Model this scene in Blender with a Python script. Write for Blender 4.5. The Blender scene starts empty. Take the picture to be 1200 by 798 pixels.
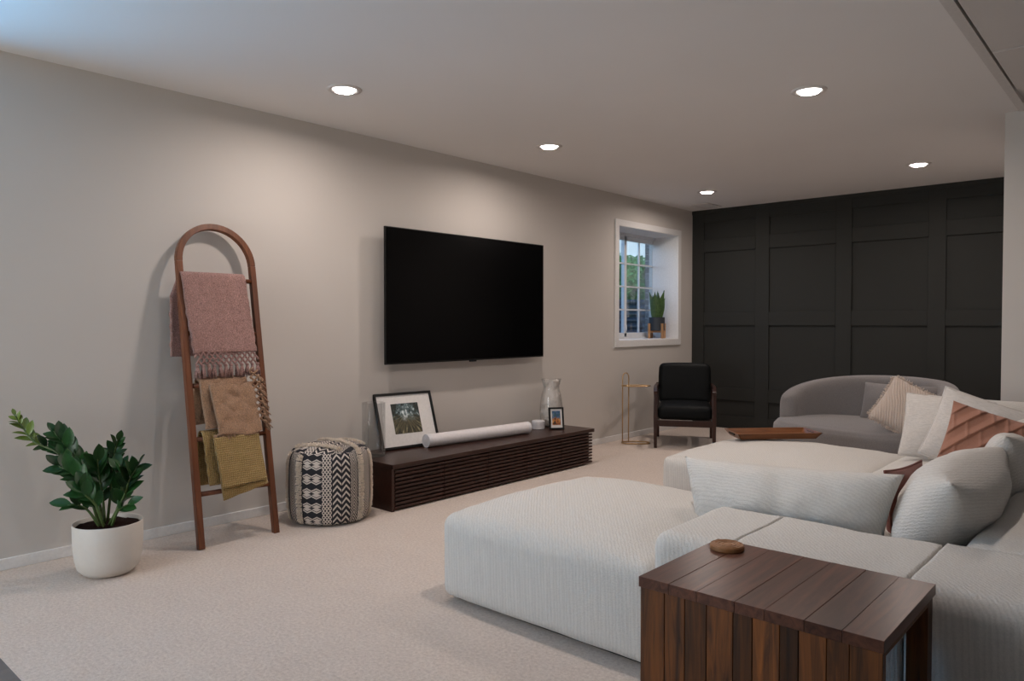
import bpy, bmesh, math, random
import numpy as np
from mathutils import Vector, Matrix, Euler, noise as mn

random.seed(7)
PI = math.pi
SC = bpy.context.scene
COL = SC.collection
R = math.radians

# ------------------------------------------------------------------ camera
cam_d = bpy.data.cameras.new('camera')
cam = bpy.data.objects.new('camera', cam_d)
COL.objects.link(cam)
cam.location = (0, 0, 1.167)
cam.rotation_euler = (PI / 2 - math.atan(20.5 / 864), 0, R(41.8))
cam_d.sensor_width = 36
cam_d.lens = 36 * 864 / 1200
cam_d.clip_start = 0.05
SC.camera = cam

# ------------------------------------------------------------------ world, assumed window light, fill light, exposure
w = bpy.data.worlds.new('sky')
SC.world = w
w.use_nodes = True
wn = w.node_tree
wn.nodes.clear()
sky = wn.nodes.new('ShaderNodeTexSky')
sky.sky_type = 'HOSEK_WILKIE'
sky.sun_direction = (0.55, -0.45, 0.7)
sky.turbidity = 3.5
bg = wn.nodes.new('ShaderNodeBackground')
bg.inputs[1].default_value = 14.0
wo = wn.nodes.new('ShaderNodeOutputWorld')
wn.links.new(sky.outputs[0], bg.inputs[0])
wn.links.new(bg.outputs[0], wo.inputs[0])

def area(name, loc, rot, sx, sy, power, col, shape='RECTANGLE', spread=180):
    d = bpy.data.lights.new(name, 'AREA')
    d.shape = shape
    d.size = sx
    if shape in ('RECTANGLE', 'ELLIPSE'):
        d.size_y = sy
    d.energy = power
    d.color = col
    d.spread = R(spread)
    o = bpy.data.objects.new(name, d)
    COL.objects.link(o)
    o.location = loc
    o.rotation_euler = rot
    return o

# added blue light, aimed up from an assumed left-wall window (just outside the frame)
area('assumed_window_light', (-4.50, 0.10, 1.50), (0, R(-130), 0), 1.0, 1.1, 52, (0.14, 0.55, 1.0))
# warm fill lamp added behind the camera, set in the made-up patio door
area('fill_behind_camera', (-3.0, -2.21, 1.25), (R(96), 0, 0), 1.6, 1.9, 52, (1.0, 0.92, 0.83))
SC.view_settings.view_transform = 'Standard'
SC.view_settings.look = 'None'
SC.view_settings.gamma = 1
SC.view_settings.exposure = 0.0
LAMP_W = 11.2
LAMP_COL = (1.0, 0.865, 0.79)

# ------------------------------------------------------------------ node expressions
class X:
    """A socket (or number) in a node tree with arithmetic."""
    def __init__(s, nt, v): s.nt, s.v = nt, v
    def m(s, op, *a):
        n = s.nt.nodes.new('ShaderNodeMath'); n.operation = op
        for i, q in enumerate((s,) + a):
            q = q.v if isinstance(q, X) else q
            if isinstance(q, (int, float)): n.inputs[i].default_value = q
            else: s.nt.links.new(q, n.inputs[i])
        return X(s.nt, n.outputs[0])
    def __add__(s, o): return s.m('ADD', o)
    __radd__ = __add__
    def __sub__(s, o): return s.m('SUBTRACT', o)
    def __rsub__(s, o): return X(s.nt, o).m('SUBTRACT', s)
    def __mul__(s, o): return s.m('MULTIPLY', o)
    __rmul__ = __mul__
    def gt(s, o): return s.m('GREATER_THAN', o)
    def lt(s, o): return s.m('LESS_THAN', o)
    def fr(s): return s.m('FRACT')
    def ab(s): return s.m('ABSOLUTE')
    def tri(s): return (s.fr() - 0.5).ab() * 2.0          # 1 at integers, 0 half way
    def inr(s, a, b): return s.gt(a) * s.lt(b)

class M:
    """A principled material with a few procedural layers."""
    def __init__(s, name, col, rough=0.6, spec=0.5, metal=0.0, trans=0.0, sheen=0.0):
        s.m = bpy.data.materials.new(name); s.m.use_nodes = True
        s.nt = s.m.node_tree; s.nt.nodes.clear()
        s.out = s.n('ShaderNodeOutputMaterial'); s.b = s.n('ShaderNodeBsdfPrincipled')
        s.l(s.b.outputs[0], s.out.inputs[0])
        s.b.inputs['Base Color'].default_value = (*col, 1); s.col = col
        s.b.inputs['Roughness'].default_value = rough
        s.b.inputs['Specular IOR Level'].default_value = spec
        s.b.inputs['Metallic'].default_value = metal
        s.b.inputs['Transmission Weight'].default_value = trans
        if sheen:
            s.b.inputs['Sheen Weight'].default_value = sheen
            s.b.inputs['Sheen Roughness'].default_value = 0.5
        s.h = None
    def n(s, t): return s.nt.nodes.new(t)
    def l(s, a, b): s.nt.links.new(a, b)
    def co(s, kind='Object', scale=(1, 1, 1)):
        t = s.n('ShaderNodeTexCoord'); mp = s.n('ShaderNodeMapping')
        mp.inputs['Scale'].default_value = scale
        s.l(t.outputs[kind], mp.inputs[0]); return mp.outputs[0]
    def rand(s):
        return s.n('ShaderNodeObjectInfo').outputs['Random']
    def noise(s, vec, scale, detail=3, rough=0.5, dist=0.0):
        t = s.n('ShaderNodeTexNoise'); t.inputs['Scale'].default_value = scale
        t.inputs['Detail'].default_value = detail; t.inputs['Roughness'].default_value = rough
        t.inputs['Distortion'].default_value = dist; s.l(vec, t.inputs['Vector'])
        return t.outputs[0]
    def voro(s, vec, scale, feat='F1'):
        t = s.n('ShaderNodeTexVoronoi'); t.feature = feat; t.inputs['Scale'].default_value = scale
        s.l(vec, t.inputs['Vector']); return t.outputs['Distance']
    def ramp(s, f, stops):
        r = s.n('ShaderNodeValToRGB'); e = r.color_ramp.elements
        while len(e) < len(stops): e.new(0.5)
        for q, (p, c) in zip(e, stops): q.position = p; q.color = (*c, 1)
        s.l(f, r.inputs[0]); return r.outputs[0]
    def mix(s, f, a, b):
        x = s.n('ShaderNodeMix'); x.data_type = 'RGBA'
        for i, q in ((0, f), (6, a), (7, b)):
            q = q.v if isinstance(q, X) else q
            if isinstance(q, tuple): x.inputs[i].default_value = (*q, 1)
            elif isinstance(q, (int, float)): x.inputs[i].default_value = q
            else: s.l(q, x.inputs[i])
        return x.outputs[2]
    def color(s, c): s.l(c, s.b.inputs['Base Color']); return s
    def bump(s, f, strength=0.4, dist=0.005):
        f = f.v if isinstance(f, X) else f
        b = s.n('ShaderNodeBump'); b.inputs['Strength'].default_value = strength
        b.inputs['Distance'].default_value = dist; s.l(f, b.inputs['Height'])
        if s.h is not None: s.l(s.h, b.inputs['Normal'])
        s.h = b.outputs[0]; s.l(s.h, s.b.inputs['Normal']); return s

def dim(c, k): return tuple(q * k for q in c)

def plaster(name, col, bs=0.06):
    m = M(name, col, 0.75, 0.25); v = m.co('Object')
    m.bump(m.noise(v, 220, 2), bs, 0.002)
    m.color(m.mix(m.noise(v, 1.3, 2), dim(col, 0.97), dim(col, 1.03)))
    return m.m

def ribbed(name, col, dirs, period, bs, dist, var):
    m = M(name, col, 0.95, 0.1, sheen=0.2); v = m.co('Object', dirs)
    wv = m.n('ShaderNodeTexWave'); wv.bands_direction = 'DIAGONAL'; wv.inputs['Scale'].default_value = 0.314 / period
    wv.inputs['Distortion'].default_value = 5.0; wv.inputs['Detail'].default_value = 3; wv.inputs['Detail Scale'].default_value = 2.0
    m.l(v, wv.inputs['Vector']); a = X(m.nt, wv.outputs['Fac']); b = X(m.nt, m.noise(m.co('Object'), 210, 3, 0.7))
    h = a * 0.30 + b * 1.1
    m.bump(h, bs, dist); m.color(m.ramp((h * 0.7).v, [(0.25, dim(col, 1 - var)), (0.75, dim(col, 1 + var * 0.5))]))
    return m.m

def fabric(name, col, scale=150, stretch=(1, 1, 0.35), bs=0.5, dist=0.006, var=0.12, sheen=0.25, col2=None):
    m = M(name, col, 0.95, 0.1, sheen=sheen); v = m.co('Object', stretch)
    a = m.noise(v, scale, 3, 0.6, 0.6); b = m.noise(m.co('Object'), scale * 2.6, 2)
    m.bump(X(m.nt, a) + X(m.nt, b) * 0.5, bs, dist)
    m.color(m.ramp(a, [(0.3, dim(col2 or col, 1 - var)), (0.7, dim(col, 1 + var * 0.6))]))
    return m.m

def wood(name, c1, c2, axis=0, scale=1.0, rough=0.4, var=0.35, spec=0.4, bs=0.1, saw=0.0):
    m = M(name, c1, rough, spec)
    st = [22, 22, 22]; st[axis] = 1.6
    t = m.n('ShaderNodeTexCoord'); ad = m.n('ShaderNodeVectorMath'); ad.operation = 'ADD'
    m.l(t.outputs['Object'], ad.inputs[0])
    cb = m.n('ShaderNodeCombineXYZ'); r = X(m.nt, m.rand())
    for i, k in enumerate((37.0, 91.0, 53.0)): m.l((r * k).v, cb.inputs[i])
    m.l(cb.outputs[0], ad.inputs[1])
    mp = m.n('ShaderNodeMapping'); mp.inputs['Scale'].default_value = tuple(q * scale for q in st)
    m.l(ad.outputs[0], mp.inputs[0])
    g = m.noise(mp.outputs[0], 1.4, 5, 0.6, 1.2)
    c = m.ramp(g, [(0.28, c2), (0.5, tuple((a + b) / 2 for a, b in zip(c1, c2))), (0.72, c1)])
    k = (r - 0.5) * (2 * var) + 1.0
    hv = m.n('ShaderNodeHueSaturation'); m.l(c, hv.inputs['Color']); m.l(k.v, hv.inputs['Value'])
    m.color(hv.outputs[0])
    h = X(m.nt, g)
    if saw:
        st2 = [6, 6, 6]; st2[axis] = 75
        h = h + X(m.nt, m.noise(m.co('Object', tuple(st2)), 1, 2)) * saw
    m.bump(h, bs, 0.003)
    return m.m

def plain(name, col, rough=0.5, spec=0.5, metal=0.0, bs=0.03, var=0.04):
    m = M(name, col, rough, spec, metal); v = m.co('Object')
    g = m.noise(v, 60, 2)
    m.color(m.ramp(g, [(0.3, dim(col, 1 - var)), (0.7, dim(col, 1 + var))]))
    if bs: m.bump(g, bs, 0.001)
    return m.m

def glass(name, tint=(0.95, 0.98, 1.0), refl=0.12):
    m = M(name, tint, 0.02, 0.5); nt = m.nt
    tr = m.n('ShaderNodeBsdfTransparent'); tr.inputs[0].default_value = (*tint, 1)
    gl = m.n('ShaderNodeBsdfGlossy'); gl.inputs['Roughness'].default_value = 0.02
    lw = m.n('ShaderNodeLayerWeight'); lw.inputs[0].default_value = 0.35
    f = X(nt, lw.outputs['Fresnel']) * (refl * 6) + 0.01
    mx = m.n('ShaderNodeMixShader'); m.l(f.v, mx.inputs[0])
    m.l(tr.outputs[0], mx.inputs[1]); m.l(gl.outputs[0], mx.inputs[2])
    m.l(mx.outputs[0], m.out.inputs[0])
    return m.m

def emit(name, col, s):
    m = M(name, col); e = m.n('ShaderNodeEmission')
    e.inputs[0].default_value = (*col, 1); e.inputs[1].default_value = s
    m.l(e.outputs[0], m.out.inputs[0]); return m.m

WALL_C = (0.575, 0.54, 0.505)
MT = {}
MT['wall'] = plaster('wall_paint', WALL_C)
MT['ceil'] = plaster('ceiling_paint', (0.76, 0.735, 0.72))
MT['dark'] = plaster('charcoal_paint', (0.024, 0.0245, 0.0225), 0.03)
MT['white'] = plain('white_trim_paint', (0.74, 0.73, 0.72), 0.4)
MT['grid'] = plain('ceiling_grid', (0.60, 0.57, 0.55), 0.5)
m = M('ceiling_tile', (0.60, 0.57, 0.55), 0.9, 0.1); v = m.co('Object')
m.bump(m.voro(v, 130), 0.3, 0.003); MT['tile'] = m.m
m = M('carpet_pile', (0.60, 0.50, 0.43), 1.0, 0.05, sheen=0.2); v = m.co('Object')
a = m.noise(v, 75, 5, 0.75); b = m.noise(v, 7, 3, 0.6); c = m.noise(v, 420, 2)
m.color(m.mix(b, m.ramp(a, [(0.3, (0.52, 0.425, 0.365)), (0.68, (0.80, 0.69, 0.61))]),
              m.ramp(a, [(0.3, (0.61, 0.505, 0.435)), (0.68, (0.86, 0.755, 0.67))])))
m.bump(X(m.nt, a) + X(m.nt, c) * 0.6 + X(m.nt, b) * 1.2, 0.8, 0.009); MT['carpet'] = m.m
MT['vinyl'] = wood('grey_vinyl', (0.16, 0.14, 0.13), (0.10, 0.09, 0.085), 1, 0.5, 0.5, 0.1)
MT['sofa'] = ribbed('ivory_chenille', (0.67, 0.645, 0.605), (1, 0.8, 0.04), 0.0075, 0.6, 0.006, 0.16)
MT['pillow_white'] = ribbed('ivory_boucle', (0.67, 0.645, 0.605), (0.25, 1, 1), 0.0075, 0.6, 0.005, 0.14)
MT['cream'] = fabric('cream_linen', (0.62, 0.58, 0.54), 120, (0.25, 1, 1.2), 0.6, 0.005, 0.12)
MT['grey'] = fabric('grey_woven', (0.215, 0.198, 0.194), 200, (1, 1, 1), 0.5, 0.003, 0.18)
MT['terra'] = fabric('terracotta_cotton', (0.35, 0.165, 0.110), 240, (1, 1, 1), 0.3, 0.003, 0.10)
MT['mauve'] = fabric('mauve_velvet', (0.20, 0.075, 0.060), 180, (1, 1, 1), 0.2, 0.003, 0.15, 0.15)
MT['oat'] = fabric('oat_cotton', (0.60, 0.50, 0.43), 200, (1, 1, 1), 0.4, 0.003, 0.12)
MT['tuft'] = fabric('cream_tuft', (0.82, 0.71, 0.59), 200, (1, 1, 1), 0.8, 0.006, 0.2)
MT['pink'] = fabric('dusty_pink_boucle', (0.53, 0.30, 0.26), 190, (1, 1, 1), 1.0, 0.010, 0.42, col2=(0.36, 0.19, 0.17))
MT['tan'] = fabric('tan_boucle', (0.56, 0.33, 0.195), 190, (1, 1, 1), 1.0, 0.010, 0.3, col2=(0.40, 0.23, 0.14))
m = M('mustard_waffle', (0.42, 0.29, 0.075), 0.95, 0.1, sheen=0.2); v = m.co('Object')
sp = m.n('ShaderNodeSeparateXYZ'); m.l(v, sp.inputs[0])
wf = (X(m.nt, sp.outputs[1]) * 90.0).tri() * (X(m.nt, sp.outputs[2]) * 90.0).tri()
m.color(m.mix(wf, (0.32, 0.21, 0.08), (0.50, 0.35, 0.15))); m.bump(wf, 0.9, 0.006); MT['mustard'] = m.m
MT['ladder'] = wood('walnut_ladder', (0.20, 0.070, 0.030), (0.10, 0.032, 0.014), 2, 1.0, 0.35, 0.2)
MT['espresso'] = wood('espresso_wood', (0.052, 0.019, 0.012), (0.026, 0.010, 0.007), 1, 0.8, 0.33, 0.15)
MT['recl_top'] = wood('reclaimed_top', (0.130, 0.052, 0.031), (0.040, 0.016, 0.011), 1, 1.3, 0.30, 0.25, 0.3, 0.05, 0.12)
MT['recl_side'] = wood('reclaimed_side', (0.165, 0.055, 0.012), (0.010, 0.005, 0.004), 2, 1.5, 0.45, 0.65, 0.3, 0.2, 0.25)
MT['tray'] = wood('acacia_tray', (0.25, 0.095, 0.030), (0.10, 0.032, 0.011), 0, 1.2, 0.35, 0.15)
MT['oak'] = wood('light_oak', (0.48, 0.27, 0.13), (0.36, 0.19, 0.09), 2, 1.2, 0.5, 0.1)
MT['coaster'] = wood('carved_coaster', (0.30, 0.14, 0.055), (0.20, 0.085, 0.03), 0, 2, 0.5, 0.1)
MT['walnut_dark'] = wood('dark_walnut', (0.040, 0.013, 0.008), (0.020, 0.007, 0.005), 2, 1.0, 0.35, 0.15)
m = M('black_leather', (0.0035, 0.0042, 0.0045), 0.55, 0.12); v = m.co('Object')
m.bump(m.voro(v, 320), 0.15, 0.002); MT['leather'] = m.m
MT['black'] = plain('black_lacquer', (0.006, 0.006, 0.006), 0.5, 0.25)
m = M('screen', (0.0012, 0.0012, 0.0014), 0.22, 0.12); MT['screen'] = m.m
MT['pot'] = plain('ceramic_cream', (0.62, 0.58, 0.53), 0.5, 0.35, 0, 0.0, 0.01)
MT['soil'] = fabric('dark_soil', (0.030, 0.013, 0.010), 120, (1, 1, 1), 1.0, 0.02, 0.5, 0)
MT['leaf'] = wood('zz_leaf', (0.018, 0.070, 0.015), (0.010, 0.040, 0.010), 1, 0.6, 0.36, 0.45, 0.35, 0.05)
MT['leaf_young'] = wood('zz_young_leaf', (0.155, 0.215, 0.035), (0.09, 0.15, 0.025), 1, 0.6, 0.35, 0.2, 0.5, 0.05)
MT['stem'] = plain('zz_stem', (0.070, 0.115, 0.030), 0.45)
MT['snake'] = wood('snake_leaf', (0.085, 0.155, 0.05), (0.022, 0.062, 0.022), 0, 0.8, 0.4, 0.2, 0.5, 0.05)
MT['navy_pot'] = plain('slate_pot', (0.025, 0.031, 0.038), 0.5)
MT['gold'] = plain('brushed_gold', (0.62, 0.42, 0.22), 0.32, 0.5, 1.0, 0.0)
MT['paper'] = plain('white_paper', (0.72, 0.69, 0.69), 0.6)
MT['cap'] = plain('white_cap', (0.66, 0.65, 0.67), 0.4)
MT['mat'] = plain('white_mat_board', (0.70, 0.68, 0.66), 0.8)
MT['glass'] = glass('clear_glass', (0.985, 0.99, 0.99), 0.05)
MT['pane'] = glass('window_glass', (0.95, 0.98, 0.99), 0.05)
MT['vinyl_white'] = plain('window_vinyl', (0.70, 0.72, 0.74), 0.35)
MT['tissue'] = fabric('white_cloth', (0.66, 0.61, 0.57), 60, (1, 1, 1), 0.5, 0.01, 0.1)
MT['lens'] = emit('lamp_lens', (1.0, 0.95, 0.90), 9.0)
MT['lamp_trim'] = plain('lamp_trim', (0.62, 0.58, 0.56), 0.45)
MT['brick'] = wood('grey_brick', (0.22, 0.195, 0.19), (0.13, 0.12, 0.12), 0, 0.5, 0.9, 0.3, 0.2, 0.3)
MT['mortar'] = plain('mortar', (0.30, 0.29, 0.28), 0.9)
MT['well'] = plain('navy_steel', (0.006, 0.016, 0.034), 0.45, 0.4)
MT['ground'] = fabric('ground', (0.12, 0.16, 0.07), 14, (1, 1, 1), 0.5, 0.02, 0.3, 0)
MT['siding'] = plain('pale_siding', (0.80, 0.78, 0.75), 0.8)
MT['house_glass'] = plain('house_glass', (0.18, 0.22, 0.26), 0.2)
MT['bush'] = wood('bush_leaf', (0.13, 0.36, 0.09), (0.05, 0.20, 0.04), 1, 0.6, 0.5, 0.5)
MT['bark'] = plain('bark', (0.10, 0.07, 0.05), 0.9)

# ------------------------------------------------------------------ geometry helpers
class G:
    def __init__(s): s.v, s.f = [], []
    def add(s, vs, fs):
        k = len(s.v); s.v += [tuple(q) for q in vs]; s.f += [tuple(i + k for i in f) for f in fs]; return s
    def box(s, x0, x1, y0, y1, z0, z1, mat=None):
        vs = [(x, y, z) for z in (z0, z1) for y in (y0, y1) for x in (x0, x1)]
        if mat is not None: vs = [mat @ Vector(q) for q in vs]
        return s.add(vs, [(0, 2, 3, 1), (4, 5, 7, 6), (0, 1, 5, 4), (2, 6, 7, 3), (0, 4, 6, 2), (1, 3, 7, 5)])
    def tube(s, pts, r, seg=8, closed=False, caps=True, sq=None):
        pts = [Vector(p) for p in pts]; n = len(pts)
        rr = r if hasattr(r, '__len__') else [r] * n
        rings = []; up = None
        for i, p in enumerate(pts):
            if closed: t = pts[(i + 1) % n] - pts[i - 1]
            else: t = pts[min(i + 1, n - 1)] - pts[max(i - 1, 0)]
            t.normalize()
            if up is None: up = t.orthogonal().normalized() if sq is None else (Vector(sq) - t * t.dot(Vector(sq))).normalized()
            else: up = (up - t * t.dot(up)).normalized()
            b = t.cross(up)
            rings.append([p + (up * math.cos(a) + b * math.sin(a)) * rr[i] for a in [2 * PI * (j + 0.5) / seg for j in range(seg)]])
        vs = [q for ring in rings for q in ring]; fs = []
        for i in range(n if closed else n - 1):
            for j in range(seg):
                a, b2 = i * seg, ((i + 1) % n) * seg
                fs.append((a + j, a + (j + 1) % seg, b2 + (j + 1) % seg, b2 + j))
        if caps and not closed:
            fs += [tuple(range(seg))[::-1], tuple((n - 1) * seg + j for j in range(seg))]
        return s.add(vs, fs)
    def lathe(s, prof, seg=32, c=(0, 0, 0)):
        vs, fs = [], []
        for r, z in prof:
            for j in range(seg):
                a = 2 * PI * j / seg; vs.append((c[0] + r * math.cos(a), c[1] + r * math.sin(a), c[2] + z))
        for i in range(len(prof) - 1):
            for j in range(seg):
                fs.append((i * seg + j, i * seg + (j + 1) % seg, (i + 1) * seg + (j + 1) % seg, (i + 1) * seg + j))
        if prof[0][0] > 1e-6: fs.append(tuple(range(seg))[::-1])
        if prof[-1][0] > 1e-6: fs.append(tuple((len(prof) - 1) * seg + j for j in range(seg)))
        return s.add(vs, fs)
    def grid(s, nu, nv, fn, closed_u=False):
        vs = [fn(i / nu, j / nv) for j in range(nv + 1) for i in range(nu + (0 if closed_u else 1))]
        k = nu if closed_u else nu + 1
        fs = [(j * k + i, j * k + (i + 1) % k, (j + 1) * k + (i + 1) % k, (j + 1) * k + i) for j in range(nv) for i in range(nu)]
        return s.add(vs, fs)

def mesh(name, g, bevel=0, seg=2, weld=False, smooth=False):
    me = bpy.data.meshes.new(name)
    me.from_pydata(g.v, [], g.f)
    bm = bmesh.new(); bm.from_mesh(me)
    bmesh.ops.remove_doubles(bm, verts=bm.verts, dist=1e-6)
    if bevel:
        es = [e for e in bm.edges if len(e.link_faces) == 2 and e.calc_face_angle(0) > 0.7]
        bmesh.ops.bevel(bm, geom=es, offset=bevel, segments=seg, profile=0.6, affect='EDGES', clamp_overlap=True)
    bmesh.ops.recalc_face_normals(bm, faces=bm.faces)
    bm.to_mesh(me); bm.free()
    if smooth:
        for p in me.polygons: p.use_smooth = True
    return me

def obj(name, g, mat, parent=None, bevel=0, smooth=False, loc=None, rot=None, label=None, kind=None, seg=2):
    me = g if isinstance(g, bpy.types.Mesh) else mesh(name, g, bevel, seg, smooth=smooth)
    o = bpy.data.objects.new(name, me); COL.objects.link(o)
    if mat is not None and not me.materials: me.materials.append(mat)
    if parent is not None: o.parent = parent
    if loc is not None: o.location = loc
    if rot is not None: o.rotation_euler = rot
    if label: o['label'] = label
    if kind: o['kind'] = kind
    if smooth and bevel:
        wnm = o.modifiers.new('weighted', 'WEIGHTED_NORMAL'); wnm.keep_sharp = False
    return o

def thing(name, label, cat, loc=(0, 0, 0), rot=(0, 0, 0), group=None):
    o = bpy.data.objects.new(name, None); COL.objects.link(o)
    o.location = loc; o.rotation_euler = rot; o.empty_display_size = 0.1
    o['label'] = label; o['category'] = cat
    if group: o['group'] = group
    return o
def tag(o, label, cat, group=None):
    o['label'] = label; o['category'] = cat
    if group: o['group'] = group
    return o
def struct(name, g, mat, **k): return obj(name, g, mat, kind='structure', **k)
def Bx(*a): return G().box(*a)

def catmull(pts, n=6):
    P = [Vector(p) for p in pts]; P = [2 * P[0] - P[1]] + P + [2 * P[-1] - P[-2]]; out = []
    for i in range(1, len(P) - 2):
        for k in range(n):
            t = k / n; a, b, c, d = P[i - 1:i + 3]
            out.append(0.5 * (2 * b + (c - a) * t + (2 * a - 5 * b + 4 * c - d) * t * t + (3 * b - a - 3 * c + d) * t ** 3))
    out.append(P[-2]); return out

def nz(p, s=1.0, o=0): return mn.noise(Vector((p[0] * s + o, p[1] * s + o * 1.7, p[2] * s - o)))

# ------------------------------------------------------------------ setting
XL, YB, H = -4.10, 7.70, 2.44
g = Bx(-5, 4, -3.2, 0.715, -0.12, -0.006)
struct('floor', g, MT['vinyl'])
struct('carpet', Bx(-4.5, 4, 0.71, 8, -0.12, 0), MT['carpet'])
W1 = (6.16, 7.34, 0.985, 2.135)      # the window in view: y0, y1, z0, z1
W_ASSUMED = (-0.50, 0.68, 0.985, 2.135)     # assumed twin near the camera, outside the frame, added for its blue light
g = G()
ys = [-3.0, W_ASSUMED[0], W_ASSUMED[1], W1[0], W1[1], 8.0]
for a, b in ((0, 1), (2, 3), (4, 5)): g.box(-4.46, XL, ys[a], ys[b], -0.1, H + 0.1)
for W in (W1, W_ASSUMED):
    g.box(-4.46, XL, W[0], W[1], -0.1, W[2]); g.box(-4.46, XL, W[0], W[1], W[3], H + 0.1)
struct('wall_left', g, MT['wall'])
wb = struct('wall_back', Bx(-4.46, 0.5, YB, YB + 0.2, -0.1, H + 0.1), MT['dark'])
struct('wall_right', Bx(3.5, 3.7, -3.2, 5.5, -0.1, H + 0.1), MT['wall'])
g = G().box(-4.6, -3.85, -2.4, -2.2, -0.1, H + 0.1).box(-2.15, 3.7, -2.4, -2.2, -0.1, H + 0.1).box(-3.85, -2.15, -2.4, -2.2, 2.25, H + 0.1)
struct('wall_front', g, MT['wall'])
dn = struct('added_door', G().box(-3.85, -3.79, -2.35, -2.25, 0, 2.25).box(-2.21, -2.15, -2.35, -2.25, 0, 2.25).box(-3.03, -2.97, -2.35, -2.25, 0, 2.25)
            .box(-3.79, -2.21, -2.35, -2.25, 2.19, 2.25).box(-3.79, -2.21, -2.35, -2.25, 0, 0.08), MT['vinyl_white'])  # unseen glazed door, added so fill light can enter from behind the camera
for a, b in ((-3.79, -3.03), (-2.97, -2.21)): obj('pane', Bx(a, b, -2.31, -2.305, 0.08, 2.19), MT['pane'], dn)
g = G().box(-0.77, 3.7, 5.34, 5.46, -0.1, H + 0.1).box(-0.77, -0.65, 5.46, 7.9, -0.1, H + 0.1)
struct('wall_corner', g, MT['wall'])
struct('ceiling', Bx(-4.46, -0.70, -3.2, 7.9, H, H + 0.15), MT['ceil'])
struct('trim_1', Bx(-0.70, -0.657, -3.0, 5.36, H - 0.008, H + 0.15), MT['grid'])
ct = struct('ceiling.001', Bx(-0.657, 3.7, -3.2, 5.5, H + 0.02, H + 0.15), MT['grid'])
tm = mesh('ceiling_tile', Bx(0.009, 0.751, 0.009, 0.751, -0.018, 0.006), 0.004, 1)
tm.materials.append(MT['tile'])
for i in range(5):
    for j in range(10):
        obj('ceiling_tile', tm, None, ct, loc=(-0.657 + i * 0.76, -2.74 + j * 0.76, H + 0.012))
# board and batten on the back wall
xs = [(-4.10, -3.955), (-3.35, -3.20), (-2.515, -2.365), (-1.69, -1.545), (-0.875, -0.70)]
for a, b in xs: obj('stile', Bx(a, b, YB - 0.020, YB + 0.01, 0.0, 2.44), MT['dark'], wb, 0.002, seg=1)
for a, b in ((2.30, 2.44), (1.965, 2.108), (1.142, 1.288), (0.315, 0.452), (0.0, 0.14)):
    for (p, q) in zip(xs[:-1], xs[1:]):
        obj('rail', Bx(p[1] + 0.0005, q[0] - 0.0005, YB - 0.019, YB + 0.01, a, b), MT['dark'], wb, 0.002, seg=1)
obj('top_cap', Bx(-4.10, -0.77, YB - 0.032, YB, 2.395, 2.44), MT['dark'], wb, 0.003)
# baseboards
def skirt(name, x0, x1, y0, y1):
    struct(name, Bx(x0, x1, y0, y1, 0, 0.055), MT['white'], bevel=0.004)
skirt('baseboard_left', XL, XL + 0.015, -3.0, YB - 0.02)
skirt('baseboard_right', -0.77, 3.5, 5.326, 5.34)
# window
def window(n, W, x=-4.41):
    y0, y1, z0, z1 = W
    root = struct('window_%d' % n, G().box(x - 0.04, x + 0.03, y0, y1, z0, z0 + 0.035).box(x - 0.04, x + 0.03, y0, y1, z1 - 0.035, z1)
                  .box(x - 0.04, x + 0.03, y0, y0 + 0.035, z0, z1).box(x - 0.04, x + 0.03, y1 + 0.045, y1 + 0.07, z0, z1), MT['vinyl_white'])
    c = 0.060
    obj('casing', G().box(XL, XL + 0.016, y0 - c, y1 + c, z1 - 0.004, z1 + c), MT['white'], root, 0.003)
    obj('casing', G().box(XL, XL + 0.016, y0 - c, y1 + c, z0 - c, z0 + 0.004), MT['white'], root, 0.003)
    obj('casing', G().box(XL, XL + 0.016, y0 - c, y0 + 0.004, z0 + 0.004, z1 - 0.004), MT['white'], root, 0.003)
    obj('casing', G().box(XL, XL + 0.016, y1 - 0.004, y1 + c, z0 + 0.004, z1 - 0.004), MT['white'], root, 0.003)
    g = G()
    g.box(x, XL + 0.004, y0 - 0.001, y0 + 0.006, z0, z1).box(x, XL + 0.004, y1 - 0.006, y1 + 0.001, z0, z1)
    g.box(x, XL + 0.004, y0, y1, z1 - 0.006, z1 + 0.001)
    obj('reveal', g, MT['white'], root)
    obj('sill', Bx(x, XL + 0.012, y0, y1, z0 - 0.01, z0 + 0.012), MT['white'], root, 0.003)
    mid = (y0 + y1) / 2
    for a, b in ((y0 + 0.035, mid + 0.02), (mid - 0.02, y1 + 0.045)):
        s = 0.042; xo = x + (0.004 if a < mid - 0.1 else -0.012)
        zz0, zz1 = z0 + 0.035, z1 - 0.035
        fr = obj('sash', G().box(xo - 0.015, xo + 0.015, a, b, zz0, zz0 + s).box(xo - 0.015, xo + 0.015, a, b, zz1 - s, zz1)
                 .box(xo - 0.015, xo + 0.015, a, a + s, zz0, zz1).box(xo - 0.015, xo + 0.015, b - s, b, zz0, zz1), MT['vinyl_white'], root, 0.002)
        obj('pane', Bx(xo - 0.003, xo + 0.003, a + s, b - s, zz0 + s, zz1 - s), MT['pane'], fr)
        for k in (1, 2, 3):
            zc = zz0 + s + (zz1 - zz0 - 2 * s) * k / 4
            obj('muntin', Bx(xo - 0.008, xo + 0.008, a + s, b - s, zc - 0.008, zc + 0.008), MT['vinyl_white'], fr)
        yc = (a + b) / 2
        obj('muntin', Bx(xo - 0.0085, xo + 0.0085, yc - 0.008, yc + 0.008, zz0 + s, zz1 - s), MT['vinyl_white'], fr)
    obj('latch', Bx(x + 0.0, x + 0.03, mid - 0.012, mid + 0.012, z0 + 0.10, z0 + 0.16), MT['vinyl_white'], root, 0.004)
    return root
window(1, W1); window(2, W_ASSUMED)  # the second window is assumed, added out of view for the blue light

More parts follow.
